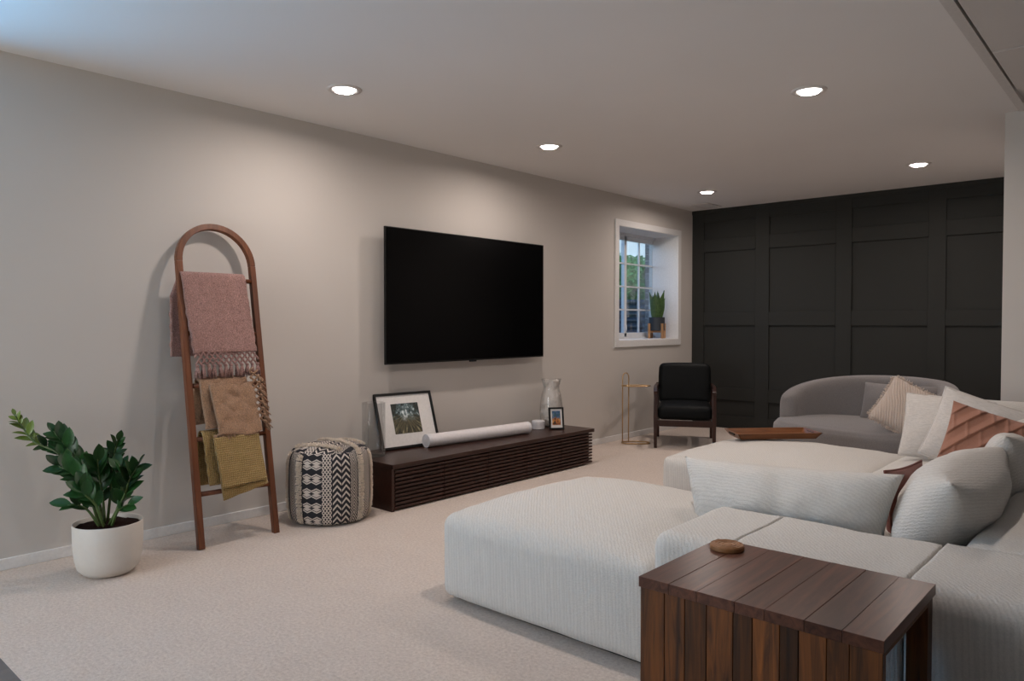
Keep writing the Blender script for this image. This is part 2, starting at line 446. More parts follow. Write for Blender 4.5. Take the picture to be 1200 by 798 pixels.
# ceiling lamps: frame, lens and the lamp's own light
def downlight(x, y, label, first=[None]):
    t = thing('recessed_light', label, 'ceiling light', (x, y, H), group='recessed ceiling lights')
    if first[0] is None:
        a = mesh('trim_ring', G().lathe([(0.062, 0.010), (0.064, -0.002), (0.072, -0.008), (0.090, -0.006), (0.094, 0.0), (0.094, 0.004)], 40), smooth=True)
        b = mesh('lens', G().lathe([(0.063, 0.0), (0.060, -0.003), (0.0, -0.0035)], 32), smooth=True)
        a.materials.append(MT['lamp_trim']); b.materials.append(MT['lens']); first[0] = (a, b)
    obj('trim_ring', first[0][0], None, t); obj('lens', first[0][1], None, t)
    l = area('lamp_light', (0, 0, -0.012), (0, 0, 0), 0.10, 0.10, LAMP_W, LAMP_COL, 'DISK', 170)
    l.parent = t; l.visible_camera = True
for x, y, lb in ((-3.38, 2.41, 'round recessed ceiling light nearest the arched ladder'),
                 (-3.36, 4.16, 'round recessed ceiling light above the wall-mounted television'),
                 (-3.38, 6.62, 'round recessed ceiling light in front of the ceiling vent'),
                 (-1.50, 4.12, 'round recessed ceiling light above the sofa, nearest the drop ceiling'),
                 (-1.53, 6.60, 'round recessed ceiling light in front of the charcoal wall, above the grey loveseat')):
    downlight(x, y, lb)
for x, y in ((-1.50, 2.35),):  # unseen lamp, assumed from the spacing of the others
    downlight(x, y, 'assumed round recessed ceiling light over the near chaise, above the frame')
# ceiling vent
t = thing('ceiling_vent', 'white ceiling vent register beside the charcoal panelled wall', 'vent', (-3.775, 7.385, H))
obj('vent_frame', G().box(-0.10, 0.10, -0.16, -0.135, -0.008, 0).box(-0.10, 0.10, 0.135, 0.16, -0.008, 0).box(-0.10, -0.078, -0.135, 0.135, -0.008, 0).box(0.078, 0.10, -0.135, 0.135, -0.008, 0), MT['lamp_trim'], t, 0.002)
for k in range(9):
    obj('louver', Bx(-0.078, 0.078, -0.130 + k * 0.03, -0.112 + k * 0.03, -0.007, -0.002), MT['lamp_trim'], t)
obj('backing', Bx(-0.08, 0.08, -0.137, 0.137, -0.0015, 0), MT['black'], t)

# ------------------------------------------------------------------ outside the window
jamb = struct('trim_2', Bx(-4.56, -4.463, 7.420, 7.62, 0.6, 2.7), MT['mortar'])
bme = mesh('brick', Bx(-0.046, 0.046, -0.008, 0.01, 0, 0.062), 0.003, 1); bme.materials.append(MT['brick'])
for k in range(24): obj('brick', bme, None, jamb, loc=(-4.512, 7.418, 0.93 + k * 0.074))
def well(u, v):
    a = R(-80) + R(160) * u
    z = 0.55 + 0.93 * v
    r = 1.0 + 0.018 * math.sin(v * 2 * PI * 11)
    return (-4.60 - 1.25 * r * math.cos(a), 7.1 + 2.3 * math.sin(a), z)
o = obj('window_well', G().grid(40, 132, well), MT['well'], smooth=True)
o.modifiers.new('thick', 'SOLIDIFY').thickness = 0.01
tag(o, 'dark navy corrugated steel window well outside the basement window', 'window well')
struct('ground', G().box(-40, -5.95, -10, 45, 1.2, 1.44), MT['ground'])
struct('ground.001', G().box(-7.5, -4.56, -6, 14, 0.3, 0.56), MT['mortar'])
hs = thing('house', 'pale house far beyond the bushes outside the basement window', 'house', (-20, 31, 1.44))
obj('wall', Bx(-6, 6, 0, 6, 0, 9), MT['siding'], hs)
for i in range(5):
    for k in range(2):
        f = obj('window', Bx(-5 + i * 2.2, -3.9 + i * 2.2, -0.06, 0.02, 1.6 + k * 3, 3.0 + k * 3), MT['vinyl_white'], hs)
        obj('pane', Bx(-4.92 + i * 2.2, -3.98 + i * 2.2, -0.075, -0.05, 1.68 + k * 3, 2.92 + k * 3), MT['house_glass'], f)
obj('roof', G().add([(-6.4, -0.4, 9), (6.4, -0.4, 9), (6.4, 6.4, 9), (-6.4, 6.4, 9), (-6.4, 3, 11.5), (6.4, 3, 11.5)],
                    [(0, 1, 5, 4), (2, 3, 4, 5), (0, 4, 3), (1, 2, 5), (3, 2, 1, 0)]), MT['bark'], hs)
def bush(x, y, h, r, label, seed):
    rd = random.Random(seed)
    t = thing('bush', label, 'bush', (x, y, 1.44), group='bushes outside the window')
    g = G()
    for k in range(7):
        a = rd.uniform(0, 2 * PI); g.tube([(0, 0, 0), (0.3 * r * math.cos(a), 0.3 * r * math.sin(a), h * 0.5), (0.6 * r * math.cos(a), 0.6 * r * math.sin(a), h * 0.85)], [0.03, 0.02, 0.008], 5)
    obj('branches', g, MT['bark'], t, kind='stuff')
    g = G()
    for k in range(2600):
        d = Vector((rd.gauss(0, 1), rd.gauss(0, 1), rd.gauss(0, 1))).normalized() * rd.uniform(0.45, 1) ** 0.5
        c = Vector((d.x * r, d.y * r, h * 0.55 + d.z * h * 0.45))
        q = Euler((rd.uniform(-1, 1), rd.uniform(-1, 1), rd.uniform(0, 6.28))).to_matrix()
        s = rd.uniform(0.04, 0.075)
        g.add([c + q @ Vector(p) * s for p in ((0, -1, 0), (0.5, 0, 0.15), (0, 1, 0), (-0.5, 0, 0.15))], [(0, 1, 2, 3)])
    obj('foliage', g, MT['bush'], t, kind='stuff')
bush(-8.6, 13.3, 1.15, 0.85, 'bright green leafy bush seen through the right sash of the window', 3)
bush(-9.6, 16.3, 1.35, 0.9, 'bright green leafy bush beyond the others, beside the brick jamb', 5)
bush(-8.0, 11.4, 1.10, 0.75, 'bright green leafy bush seen through the left sash of the window', 4)

# ------------------------------------------------------------------ television
tv = thing('television', 'large black flat television mounted on the wall above the low console', 'television', (-4.10, 4.03, 0.88))
obj('wall_mount', Bx(0.0, 0.05, -0.28, 0.28, 0.25, 0.7), MT['black'], tv, 0.004)
obj('housing', Bx(0.045, 0.085, -0.70, 0.70, 0.05, 0.80), MT['black'], tv, 0.012)
obj('bezel', Bx(0.080, 0.098, -0.85, 0.85, 0, 0.95), MT['black'], tv, 0.003)
obj('screen', Bx(0.0975, 0.0995, -0.843, 0.843, 0.012, 0.943), MT['screen'], tv)
obj('sensor_bar', Bx(0.085, 0.099, -0.035, 0.035, -0.010, 0.001), MT['black'], tv, 0.002)

# ------------------------------------------------------------------ media console
mc = thing('media_console', 'long low espresso slatted media console below the television', 'media console', (-4.075, 2.875, 0))
D, L, HT = 0.515, 2.11, 0.295
obj('top', Bx(0, D + 0.015, -0.005, L + 0.005, HT - 0.028, HT), MT['espresso'], mc, 0.003)
obj('side_panel', Bx(0.005, D - 0.004, 0.0, 0.022, 0.0, HT - 0.028), MT['espresso'], mc, 0.002)
obj('side_panel', Bx(0.005, D - 0.05, L - 0.045, L - 0.022, 0.0, HT - 0.028), MT['espresso'], mc, 0.002)
obj('back_panel', Bx(0.0, 0.012, 0.022, L - 0.045, 0.01, HT - 0.028), MT['espresso'], mc)
obj('bottom_panel', Bx(0.012, D - 0.03, 0.022, L - 0.045, 0.012, 0.03), MT['espresso'], mc)
for k in range(5):
    a = 0.024 + k * (L - 0.026) / 5; b = 0.022 + (k + 1) * (L - 0.026) / 5 - 0.004
    dr = obj('door', Bx(D - 0.030, D - 0.018, a, min(b, L - 0.03), 0.018, HT - 0.034), MT['espresso'], mc)
    for j in range(10):
        z = 0.014 + j * 0.0252
        obj('slat', Bx(D - 0.018, D + 0.002, a, b, z, z + 0.0145), MT['espresso'], dr, 0.0015, seg=1)

# things on the console
zt = HT
def leaning_frame(name, label, cat, w, h, lean, loc, rz, bw, mats, art):
    t = thing(name, label, cat, loc, (0, 0, rz))
    rot = Euler((0, -lean, 0))
    # local: x = out of the wall, y = along, z = up
    M4 = rot.to_matrix().to_4x4()
    for nm, b in (('frame_side', (0, 0.022, -w / 2, -w / 2 + bw, 0, h)), ('frame_side', (0, 0.022, w / 2 - bw, w / 2, 0, h)),
                  ('frame_rail', (0, 0.022, -w / 2 + bw, w / 2 - bw, 0, bw)), ('frame_rail', (0, 0.022, -w / 2 + bw, w / 2 - bw, h - bw, h))):
        obj(nm, Bx(*b), MT['black'], t, 0.0015, seg=1, rot=rot)
    obj('mat_board', Bx(0.004, 0.011, -w / 2 + bw, w / 2 - bw, bw, h - bw), mats, t, rot=rot)
    obj('print', Bx(0.010, 0.0125, -art[0] / 2, art[0] / 2, h / 2 - art[1] / 2 + art[3], h / 2 + art[1] / 2 + art[3]), art[2], t, rot=rot)
    return t
# forest print: looking up along tall trunks
m = M('forest_print', (0.1, 0.1, 0.1), 0.5); tc = m.co('Generated'); sp = m.n('ShaderNodeSeparateXYZ'); m.l(tc, sp.inputs[0])
px_ = X(m.nt, sp.outputs[1]) - 0.50; pz_ = X(m.nt, sp.outputs[2]) - 0.62
ang = pz_.m('ARCTAN2', px_); rad = (px_ * px_ + pz_ * pz_).m('SQRT')
cbx = m.n('ShaderNodeCombineXYZ'); m.l((ang * 5.0).v, cbx.inputs[0]); m.l((rad * 1.2).v, cbx.inputs[1])
rays = X(m.nt, m.noise(cbx.outputs[0], 2.2, 4, 0.7)); leaf = X(m.nt, m.noise(tc, 6, 5, 0.7))
trunk = m.ramp(rays.v, [(0.40, (0.012, 0.014, 0.009)), (0.56, (0.10, 0.085, 0.04)), (0.66, (0.36, 0.33, 0.20))])
skyc = m.ramp((leaf + (0.30 - rad) * 0.45).v, [(0.44, (0.010, 0.016, 0.012)), (0.56, (0.11, 0.17, 0.18)), (0.66, (0.75, 0.82, 0.85))])
sel = (pz_ * -3.5 + 0.15 + (rays - 0.5) * 0.8).m('MINIMUM', 1.0).m('MAXIMUM', 0.0)
m.color(m.mix(sel, skyc, trunk)); MT['forest'] = m.m
leaning_frame('framed_photo', 'black framed forest photograph with wide white mat leaning on the wall', 'picture frame',
              0.475, 0.395, R(19), (-3.955, 3.365, zt), R(-7), 0.016, MT['mat'], (0.225, 0.215, MT['forest'], 0.012))
# small frame: colourful abstract print
m = M('abstract_print', (0.3, 0.2, 0.1), 0.5); tc = m.co('Generated'); sp = m.n('ShaderNodeSeparateXYZ'); m.l(tc, sp.inputs[0])
n1 = X(m.nt, m.noise(tc, 4.5, 4, 0.6, 1.0)); zz = X(m.nt, sp.outputs[2])
warm = m.ramp(n1.v, [(0.35, (0.04, 0.03, 0.02)), (0.5, (0.45, 0.13, 0.03)), (0.62, (0.62, 0.33, 0.10))])
cool = m.ramp(n1.v, [(0.35, (0.03, 0.10, 0.03)), (0.5, (0.03, 0.08, 0.24)), (0.64, (0.20, 0.26, 0.22))])
m.color(m.mix((zz + (n1 - 0.5) * 0.9).gt(0.5), warm, cool)); MT['abstract'] = m.m
sf = leaning_frame('small_framed_photo', 'small black framed colourful photo standing before the glass vase', 'picture frame',
                   0.125, 0.180, R(10), (-3.745, 4.735, zt), R(-36), 0.013, MT['mat'], (0.070, 0.115, MT['abstract'], 0.003))
obj('easel_leg', G().box(-0.055, -0.050, -0.02, 0.02, 0, 0.12), MT['black'], sf, rot=(0, R(14), 0))
# paper tube
tb = thing('mailing_tube', 'long white cardboard tube lying on the console', 'tube', (-3.875, 3.43, zt + 0.047), (0, 0, math.atan2(4.52 - 3.49, -3.80 + 3.90)))
Lt = 0.99
obj('tube_body', G().lathe([(0.045, 0.008), (0.0455, 0.02), (0.0455, Lt - 0.02), (0.045, Lt - 0.008)], 28), MT['paper'], tb, rot=(0, R(90), 0), smooth=True)
for z0 in (0.0, Lt - 0.03):
    obj('end_cap', G().lathe([(0.040, z0 + 0.002), (0.0462, z0), (0.0465, z0 + 0.03), (0.040, z0 + 0.028)], 28), MT['cap'], tb, rot=(0, R(90), 0))
# hurricane vase
hv = thing('glass_vase', 'tall clear glass cylinder vase on the left end of the console', 'vase', (-3.885, 2.985, zt))
obj('glass_wall', G().lathe([(0.0, 0.004), (0.070, 0.004), (0.076, 0.012), (0.077, 0.35), (0.0755, 0.352), (0.072, 0.350), (0.071, 0.030), (0.066, 0.022), (0.0, 0.020)], 48), MT['glass'], hv, smooth=True)
obj('glass_base', G().lathe([(0.0, 0.0), (0.072, 0.0), (0.075, 0.008), (0.0, 0.0085)], 40), MT['glass'], hv, smooth=True)
# second vase with white cloth
v2 = thing('glass_vase_with_cloth', 'curved clear glass vase stuffed with crumpled white cloth', 'vase', (-3.90, 4.86, zt))
pr = [(0.0, 0.0), (0.070, 0.0), (0.085, 0.01), (0.098, 0.10), (0.098, 0.17), (0.085, 0.27), (0.070, 0.325), (0.082, 0.385), (0.088, 0.40)]
cp = [(p.x, p.z) for p in catmull([(r, 0, z) for r, z in pr], 3)]
obj('glass_wall', G().lathe(cp + [(r - 0.004, z) for r, z in cp[::-1][:-5]], 40), MT['glass'], v2, smooth=True)
def cloth(u, v):
    a = 2 * PI * u; z = 0.015 + 0.372 * v
    r = np.interp(z, [p[1] for p in cp], [p[0] for p in cp]) * 0.86 + 0.010 * nz((math.cos(a) * 1.5, math.sin(a) * 1.5, z * 14), 1.6)
    return (r * math.cos(a), r * math.sin(a), z + 0.008 * math.sin(5 * a) * v)
obj('cloth', G().grid(48, 30, cloth, True).lathe([(0.055, 0.385), (0.03, 0.34), (0.0, 0.33)], 24), MT['tissue'], v2, smooth=True)
# round tin
tn = thing('round_tin', 'small round white lidded tin beside the small photo', 'tin', (-3.88, 4.665, zt))
obj('tin_body', G().lathe([(0.050, 0.0), (0.053, 0.004), (0.053, 0.036), (0.051, 0.038)], 32), MT['cap'], tn)
obj('tin_lid', G().lathe([(0.051, 0.037), (0.055, 0.039), (0.055, 0.064), (0.050, 0.069), (0.0, 0.070)], 32), MT['cap'], tn)

# ------------------------------------------------------------------ ladder
LB = Vector((-3.705, 1.955, 0)); tiltv = Vector((-0.350, 0, 1.725)); LEN = tiltv.length; lean = math.atan2(0.350, 1.725)
ld = thing('blanket_ladder', 'tall arched walnut blanket ladder leaning against the wall', 'ladder', LB, (-0.0227, -lean, 0))
hw = 0.212
def rail_path(side):
    return [(0, side * hw, -0.004), (0, side * hw, 0.6), (0, side * hw, LEN - hw - 0.018)]
for side in (-1, 1):
    obj('rail', G().tube(rail_path(side), 0.0235, 4, sq=(0, 1, 0)), MT['ladder'], ld, 0.004)
arc = [(0, -hw * math.cos(a), LEN - hw - 0.018 + hw * math.sin(a)) for a in [PI * k / 28 for k in range(29)]]
obj('arch', G().tube(arc, 0.0235, 4, sq=(0, -1, 0)), MT['ladder'], ld, 0.003)
RUNG = (0.275, 0.560, 0.845, 1.130, 1.440)
for z in RUNG:
    obj('rung', G().tube([(0, -hw + 0.012, z), (0, hw - 0.012, z)], 0.013, 12), MT['ladder'], ld, smooth=True)

# throws: cloth draped over a rung, in world space
def ladder_pt(z, dn=0.0):      # point on the ladder axis at ladder length z, dn out of its plane
    p = LB + tiltv * (z / LEN); n = Vector((math.cos(lean), 0, math.sin(lean)))
    return p + n * dn
def drape(rz_, y0, y1, zf, zb, thick, seed, wav=0.012, back_shift=0.0, rr=0.028, skew=0.0):
    top = ladder_pt(rz_); g = G()
    lf, lb = top.z - zf, top.z - zb
    arc_l = PI * rr; tot = lf + arc_l + lb
    def fn(u, v):
        s = v * tot
        y = y0 + (y1 - y0) * u
        if s < lf:
            d = lf - s                                  # below the rung, in front
            x = top.x + rr + d * 0.212 + 0.003; z = top.z - d
            y += skew * d
        elif s < lf + arc_l:
            a = (s - lf) / rr; x = top.x + rr * math.cos(a); z = top.z + rr * math.sin(a)
        else:
            d = s - lf - arc_l
            x = top.x - rr - d * 0.01; z = top.z - d; y += back_shift * min(1, d / 0.1)
        k = min(1, abs(s - lf - arc_l / 2) / 0.15)
        wv = wav * k * (nz((y * 9, z * 3, seed), 1.0, seed) + 0.6 * nz((y * 22, z * 5, seed), 1.0, seed + 3))
        e = 0.006 * nz((0, z * 30, seed), 1, seed + 9) * (2 * abs(u - 0.5)) ** 4
        return (x + wv + 0.004 * nz((y * 50, z * 50, seed)), y + e, z)
    return g.grid(34, 90, fn)
def throw(name, label, mat, g, thick, cat='blanket'):
    t = thing(name, label, cat, (0, 0, 0))
    c = obj('cloth', g, mat, t, smooth=True)
    s = c.modifiers.new('thick', 'SOLIDIFY'); s.thickness = thick; s.offset = 0
    return t
def tassel_mesh(L, seed, name, mat):
    g = G(); rd = random.Random(seed)
    g.tube([(0, 0, 0.004), (0, 0, -0.006), (0, 0, -0.012)], [0.008, 0.011, 0.007], 6)
    for k in range(13):
        a = rd.uniform(0, 2 * PI); q = rd.uniform(0.003, 0.014)
        g.tube([(0.003 * math.cos(a), 0.003 * math.sin(a), -0.008), (q * 0.8 * math.cos(a), q * 0.8 * math.sin(a), -L * 0.5), (q * math.cos(a + 0.5), q * 1.3 * math.sin(a + 0.5), -L * rd.uniform(0.85, 1.1))], [0.0038, 0.0044, 0.0026], 5)
    me = mesh(name, g, smooth=True); me.materials.append(mat); return me
def net(p0, du, dv, n, rows, cw, ch, r=0.0058):
    """knotted lattice: p0 start, du along, dv down (unit vectors)"""
    g = G()
    for j in range(rows):
        for i in range(n):
            a = p0 + du * (cw * (i + (0.5 if j % 2 else 0))) + dv * (ch * j)
            for s in (-1, 1):
                b = p0 + du * (cw * (i + (0.5 if j % 2 else 0) + 0.5 * s)) + dv * (ch * (j + 1))
                g.tube([a, (a + b) / 2 + du * (s * 0.003), b], r, 5)
            g.tube([a - dv * 0.006, a, a + dv * 0.006], [0.004, 0.0105, 0.004], 6)
    return g
# pink throw
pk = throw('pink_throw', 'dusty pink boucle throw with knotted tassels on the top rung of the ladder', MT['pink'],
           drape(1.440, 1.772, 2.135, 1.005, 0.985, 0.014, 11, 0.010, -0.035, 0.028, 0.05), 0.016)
pt = ladder_pt(1.440); dz = pt.z - 1.005
fx = pt.x + 0.028 + dz * 0.212 + 0.006
du = Vector((0, 1, 0)); dv = Vector((0.20, 0.01, -1)).normalized()
obj('fringe_net', net(Vector((fx, 1.812, 1.003)), du, dv, 11, 3, 0.0315, 0.021), MT['pink'], pk, kind='stuff', smooth=True)
tms = [tassel_mesh(0.070, s, 'tassel', MT['pink']) for s in (1, 2, 3)]
for i in range(12):
    obj('tassel', tms[i % 3], None, pk, loc=Vector((fx + 0.016, 1.803 + i * 0.0315, 0.940)), rot=(random.uniform(-0.15, 0.15), -0.10, 0.3 * (i % 3)))
# tan throw
tnt = throw('tan_throw', 'folded tan boucle throw with tassel edges on the middle rungs, under the pink throw', MT['tan'],
            drape(0.855, 1.812, 2.075, 0.605, 0.62, 0.014, 23, 0.016, -0.02, 0.030, 0.035), 0.020)
pt = ladder_pt(0.855)
obj('fold', G().grid(26, 34, lambda u, v: (pt.x + 0.056 + (pt.z - 0.565 - 0.27 * v) * 0.212 + 0.010 * nz((u * 5, v * 6, 2)), 1.845 + 0.235 * u + 0.03 * (1 - v), 0.565 + 0.27 * v + 0.010 * math.sin(u * 7))), MT['tan'], tnt, smooth=True).modifiers.new('thick', 'SOLIDIFY').thickness = 0.022
nx = Vector((pt.x + 0.050, 2.085, 0.90))
obj('fringe_net', net(nx, Vector((0.20, 0.05, -1)).normalized(), Vector((0, 1, 0.03)).normalized(), 8, 2, 0.036, 0.022), MT['tan'], tnt, kind='stuff', smooth=True)
tms = [tassel_mesh(0.058, s, 'tassel', MT['tan']) for s in (5, 6)]
for i in range(8):
    obj('tassel', tms[i % 2], None, tnt, loc=nx + Vector((0.008 + 0.0072 * i, 0.042 + 0.002 * i, -0.026 - i * 0.036)), rot=(R(32), -0.12, 0))
tms2 = [tassel_mesh(0.030, s, 'hem_fringe', MT['tan']) for s in (8, 9)]
for i in range(12):
    obj('hem_fringe', tms2[i % 2], None, tnt, loc=(pt.x + 0.064 + (pt.z - 0.57) * 0.212, 1.850 + i * 0.020, 0.572 + 0.005 * (i % 3)), rot=(random.uniform(-0.3, 0.3), -0.1, i))
# mustard throw
ms = throw('mustard_throw', 'folded mustard waffle throw on the lower rungs of the ladder', MT['mustard'],
           drape(0.575, 1.800, 2.085, 0.315, 0.30, 0.012, 31, 0.010, -0.02, 0.028, 0.02), 0.012)
pt = ladder_pt(0.575)
for k, (ya, yb, za, zb, dx, sk) in enumerate(((1.845, 2.098, 0.262, 0.55, 0.050, -0.030), (1.835, 2.09, 0.285, 0.56, 0.064, 0.012))):
    obj('fold', G().grid(24, 30, lambda u, v: (pt.x + dx + (pt.z - za - (zb - za) * v) * 0.212 + 0.008 * nz((u * 4, v * 4, k * 5)), ya + (yb - ya) * u + 0.02 * (1 - v),
        za + (zb - za) * v + (1 - v) * (sk + 0.05 * u * (1 if k == 0 else 0.25)))), MT['mustard'], ms, smooth=True).modifiers.new('thick', 'SOLIDIFY').thickness = 0.012

# ------------------------------------------------------------------ potted plant
PC = Vector((-3.69, 1.295, 0))
zz_ = thing('potted_plant', 'leafy green plant with glossy leaflets in a cream pot beside the ladder', 'plant', PC)
obj('pot', G().lathe([(0.0, 0.0), (0.075, 0.0), (0.105, 0.008), (0.130, 0.035), (0.142, 0.085), (0.147, 0.150), (0.148, 0.238), (0.146, 0.242), (0.142, 0.240), (0.141, 0.20), (0.0, 0.19)], 56), MT['pot'], zz_, smooth=True)
def soil(u, v):
    a = 2 * PI * u; r = 0.141 * v
    return (r * math.cos(a), r * math.sin(a), 0.222 + 0.010 * nz((r * math.cos(a), r * math.sin(a), 0), 30) + 0.012 * (1 - v))
obj('soil', G().grid(40, 14, soil, True), MT['soil'], zz_, smooth=True)
def leaf_mesh(name, bend, wid, mat):
    g = G(); n = 7; vs = []; fs = []
    for i in range(n + 1):
        t = i / n; wd = wid * math.sin(PI * min(1, 0.03 + 0.97 * t) ** 1.05) ** 0.8 + (0.004 if i in (0,) else 0)
        if i == n: wd = 0.002
        z = -bend * t * t
        vs += [(-wd, t, z + wd * 0.35), (0, t, z), (wd, t, z + wd * 0.35)]
    for i in range(n):
        k = i * 3; fs += [(k, k + 1, k + 4, k + 3), (k + 1, k + 2, k + 5, k + 4)]
    me = mesh(name, G().add(vs, fs), smooth=True); me.materials.append(mat); return me
LM = [leaf_mesh('leaflet', b, wd, MT['leaf']) for b, wd in ((0.10, 0.27), (0.22, 0.25), (-0.05, 0.28))]
LY = [leaf_mesh('leaflet', b, wd, MT['leaf_young']) for b, wd in ((0.10, 0.25), (0.2, 0.22))]
STEMS = {
 'S1': [(-3.712,1.270,0.230),(-3.740,1.241,0.372),(-3.795,1.190,0.500),(-3.880,1.129,0.572),(-3.940,1.066,0.616),(-3.980,1.029,0.688),(-3.990,1.001,0.747)],
 'S2': [(-3.735,1.289,0.225),(-3.761,1.270,0.357),(-3.808,1.232,0.470),(-3.860,1.181,0.582),(-3.900,1.135,0.660)],
 'S3': [(-3.742,1.310,0.223),(-3.732,1.324,0.385),(-3.739,1.335,0.508),(-3.719,1.356,0.626)],
 'S4': [(-3.661,1.289,0.230),(-3.591,1.329,0.366),(-3.561,1.344,0.447),(-3.523,1.368,0.515)],
 'S5': [(-3.661,1.249,0.230),(-3.667,1.205,0.309),(-3.680,1.168,0.341),(-3.695,1.128,0.346)],
 'S6': [(-3.696,1.258,0.230),(-3.693,1.212,0.394),(-3.722,1.162,0.476),(-3.781,1.111,0.519)],
 'S7': [(-3.641,1.294,0.230),(-3.587,1.304,0.308),(-3.528,1.331,0.344)],
 'S8': [(-3.718,1.291,0.228),(-3.729,1.285,0.360),(-3.743,1.276,0.456),(-3.728,1.265,0.532)],
 'S9': [(-3.646,1.262,0.230),(-3.644,1.227,0.336),(-3.658,1.189,0.388),(-3.673,1.177,0.426)],
 'S10': [(-3.700,1.320,0.230),(-3.680,1.345,0.340),(-3.672,1.352,0.440),(-3.690,1.345,0.500)]}
SPEC = {'S1': (0.26, 13, 0.066, True), 'S2': (0.35, 9, 0.088, False), 'S3': (0.35, 8, 0.074, False), 'S4': (0.25, 7, 0.092, False), 'S5': (0.4, 3, 0.085, False),
        'S6': (0.35, 6, 0.090, False), 'S7': (0.5, 3, 0.070, False), 'S8': (0.25, 6, 0.100, False), 'S9': (0.3, 5, 0.085, False), 'S10': (0.25, 6, 0.092, False)}
VIEW = Vector((3.69, -1.29, 0.7)).normalized()
for nm, pts in STEMS.items():
    t0, n, ll, young = SPEC[nm]
    P = [Vector(p) - PC for p in pts]; cv = catmull(P, 6)
    rad_ = np.linspace(0.0095 if young or nm == 'S2' else 0.007, 0.0022, len(cv))
    st = obj('stem', G().tube(cv, list(rad_), 8), MT['stem'], zz_, smooth=True)
    rd = random.Random(len(nm) * 7 + n)
    for i in range(n):
        tt = t0 + (1 - t0) * i / (n - 0.5); q = tt * (len(cv) - 1); k = min(int(q), len(cv) - 2)
        p = cv[k].lerp(cv[k + 1], q - k); tan = (cv[k + 1] - cv[k]).normalized()
        side = tan.cross(VIEW).normalized()
        sz = ll * (0.72 + 0.35 * math.sin(PI * (0.15 + 0.8 * i / n))) * (0.75 if young and tt > 0.8 else 1)
        for s in ((-1, 1) if i < n - 1 else (0.15,)):
            d = (tan * (0.95 + rd.uniform(-0.1, 0.25)) + side * s * (0.72 + rd.uniform(-0.15, 0.2)) + VIEW * rd.uniform(-0.35, 0.45) + Vector((0, 0, 0.18))).normalized()
            up = (VIEW * 0.7 + Vector((0, 0, 0.9)) + Vector((rd.uniform(-0.4, 0.4), rd.uniform(-0.4, 0.4), 0)))
            up = (up - d * up.dot(d)).normalized(); xx = d.cross(up)
            mt = Matrix((xx, d, up)).transposed().to_4x4() @ Matrix.Scale(sz * rd.uniform(0.88, 1.1), 4); mt.translation = p
            wp = mt @ Vector((0, 1, 0)) + PC
            if wp.x < -4.075: continue
            if young and s < -0.5 and tt < 0.55: pass
            me = rd.choice(LY) if (young and tt > 0.58) else rd.choice(LM)
            lf = obj('leaflet', me, None, st); lf.matrix_local = mt

# ------------------------------------------------------------------ pouf
PO = Vector((-3.745, 2.55, 0))
ang0 = math.atan2(-2.55, 3.745)
pf = thing('pouf', 'round black and cream woven pouf with tufted stripes beside the ladder', 'pouf', PO, (0, 0, ang0))
PR, PH = 0.243, 0.445
def pouf_prof():
    pr = [(0.0, 0.0), (0.16, 0.002), (0.214, 0.012), (0.234, 0.045), (0.243, 0.12), (0.245, 0.22), (0.243, 0.33), (0.236, 0.385), (0.214, 0.420), (0.16, 0.443), (0.08, 0.454), (0.0, 0.457)]
    return [(max(p.x, 0.0), p.z) for p in catmull([(r, 0, z) for r, z in pr], 4)]
PP = pouf_prof(); NS = 128
m = M('pouf_weave', (0.5, 0.45, 0.4), 0.95, 0.1)
uvn = m.n('ShaderNodeUVMap'); sp = m.n('ShaderNodeSeparateXYZ'); m.l(uvn.outputs[0], sp.inputs[0])
u = X(m.nt, sp.outputs[0]) * 360.0 - 180.0; v = X(m.nt, sp.outputs[1])       # u: degrees from the viewed side, v: metres up the skin
def lines(d, k, wd): return ((d * k).tri()).lt(wd)
def zone(a, b): return u.inr(a, b), (u - a) * (1.0 / (b - a))
masks = None
LIGHT = None
def addz(a, b, fn):
    global LIGHT
    z, s = zone(a, b); e = z * fn(s)
    LIGHT = e if LIGHT is None else LIGHT + e
def small(s):                       # greyish concentric small diamonds
    d = (s.tri() + (v * (1 / 0.075)).tri() * 1.0)
    return ((d * 2.5).fr()).gt(0.50)
def wide(s):                        # bands of double diamonds on dark
    q = (v * (1 / 0.082)).tri(); zg = (s * 2.0).tri()
    d = (1.0 - q) + zg * 0.34       # low near band centre
    band = d.lt(0.78); ring = d.inr(0.50, 0.60); inner = ((1.0 - q) * 1.7 + (1.0 - zg) * 0.42).lt(0.30)
    return band * (1.0 - ring) * (1.0 - inner)
def dense(s):
    d = (s * 3.0).tri() + (v * (1 / 0.026)).tri()
    return d.inr(0.55, 1.30)
def zig(s):
    d = v * (1 / 0.036) + (s * 2.0).tri() * 0.85
    return d.fr().inr(0.30, 0.68) * (s * 2.0).tri().lt(0.93)
def chain(s):
    d = s.tri() * 1.0 + (v * (1 / 0.095)).tri() * 1.35
    return (d * 2.0).fr().gt(0.55)
addz(-180, -120, dense); addz(-120, -92, wide); addz(-92, -72, dense)
addz(-67, -49, small); addz(-38, -11, wide); addz(-10.5, 2.5, dense); addz(3.5, 28, zig); addz(28.5, 40, chain); addz(50, 70, small); addz(78, 110, zig); addz(110, 180, small)
fuzz = X(m.nt, m.noise(m.co('Object'), 260, 2))
m.color(m.mix(LIGHT, (0.030, 0.030, 0.035), m.ramp(fuzz.v, [(0.3, (0.48, 0.42, 0.37)), (0.7, (0.64, 0.57, 0.51))])))
m.bump(LIGHT * 0.6 + fuzz * 0.6, 0.5, 0.004); MT['pouf'] = m.m
g = G().lathe(PP, NS); me = bpy.data.meshes.new('cover'); me.from_pydata(g.v, [], g.f)
uvl = me.uv_layers.new(name='UVMap')
cum = [0]
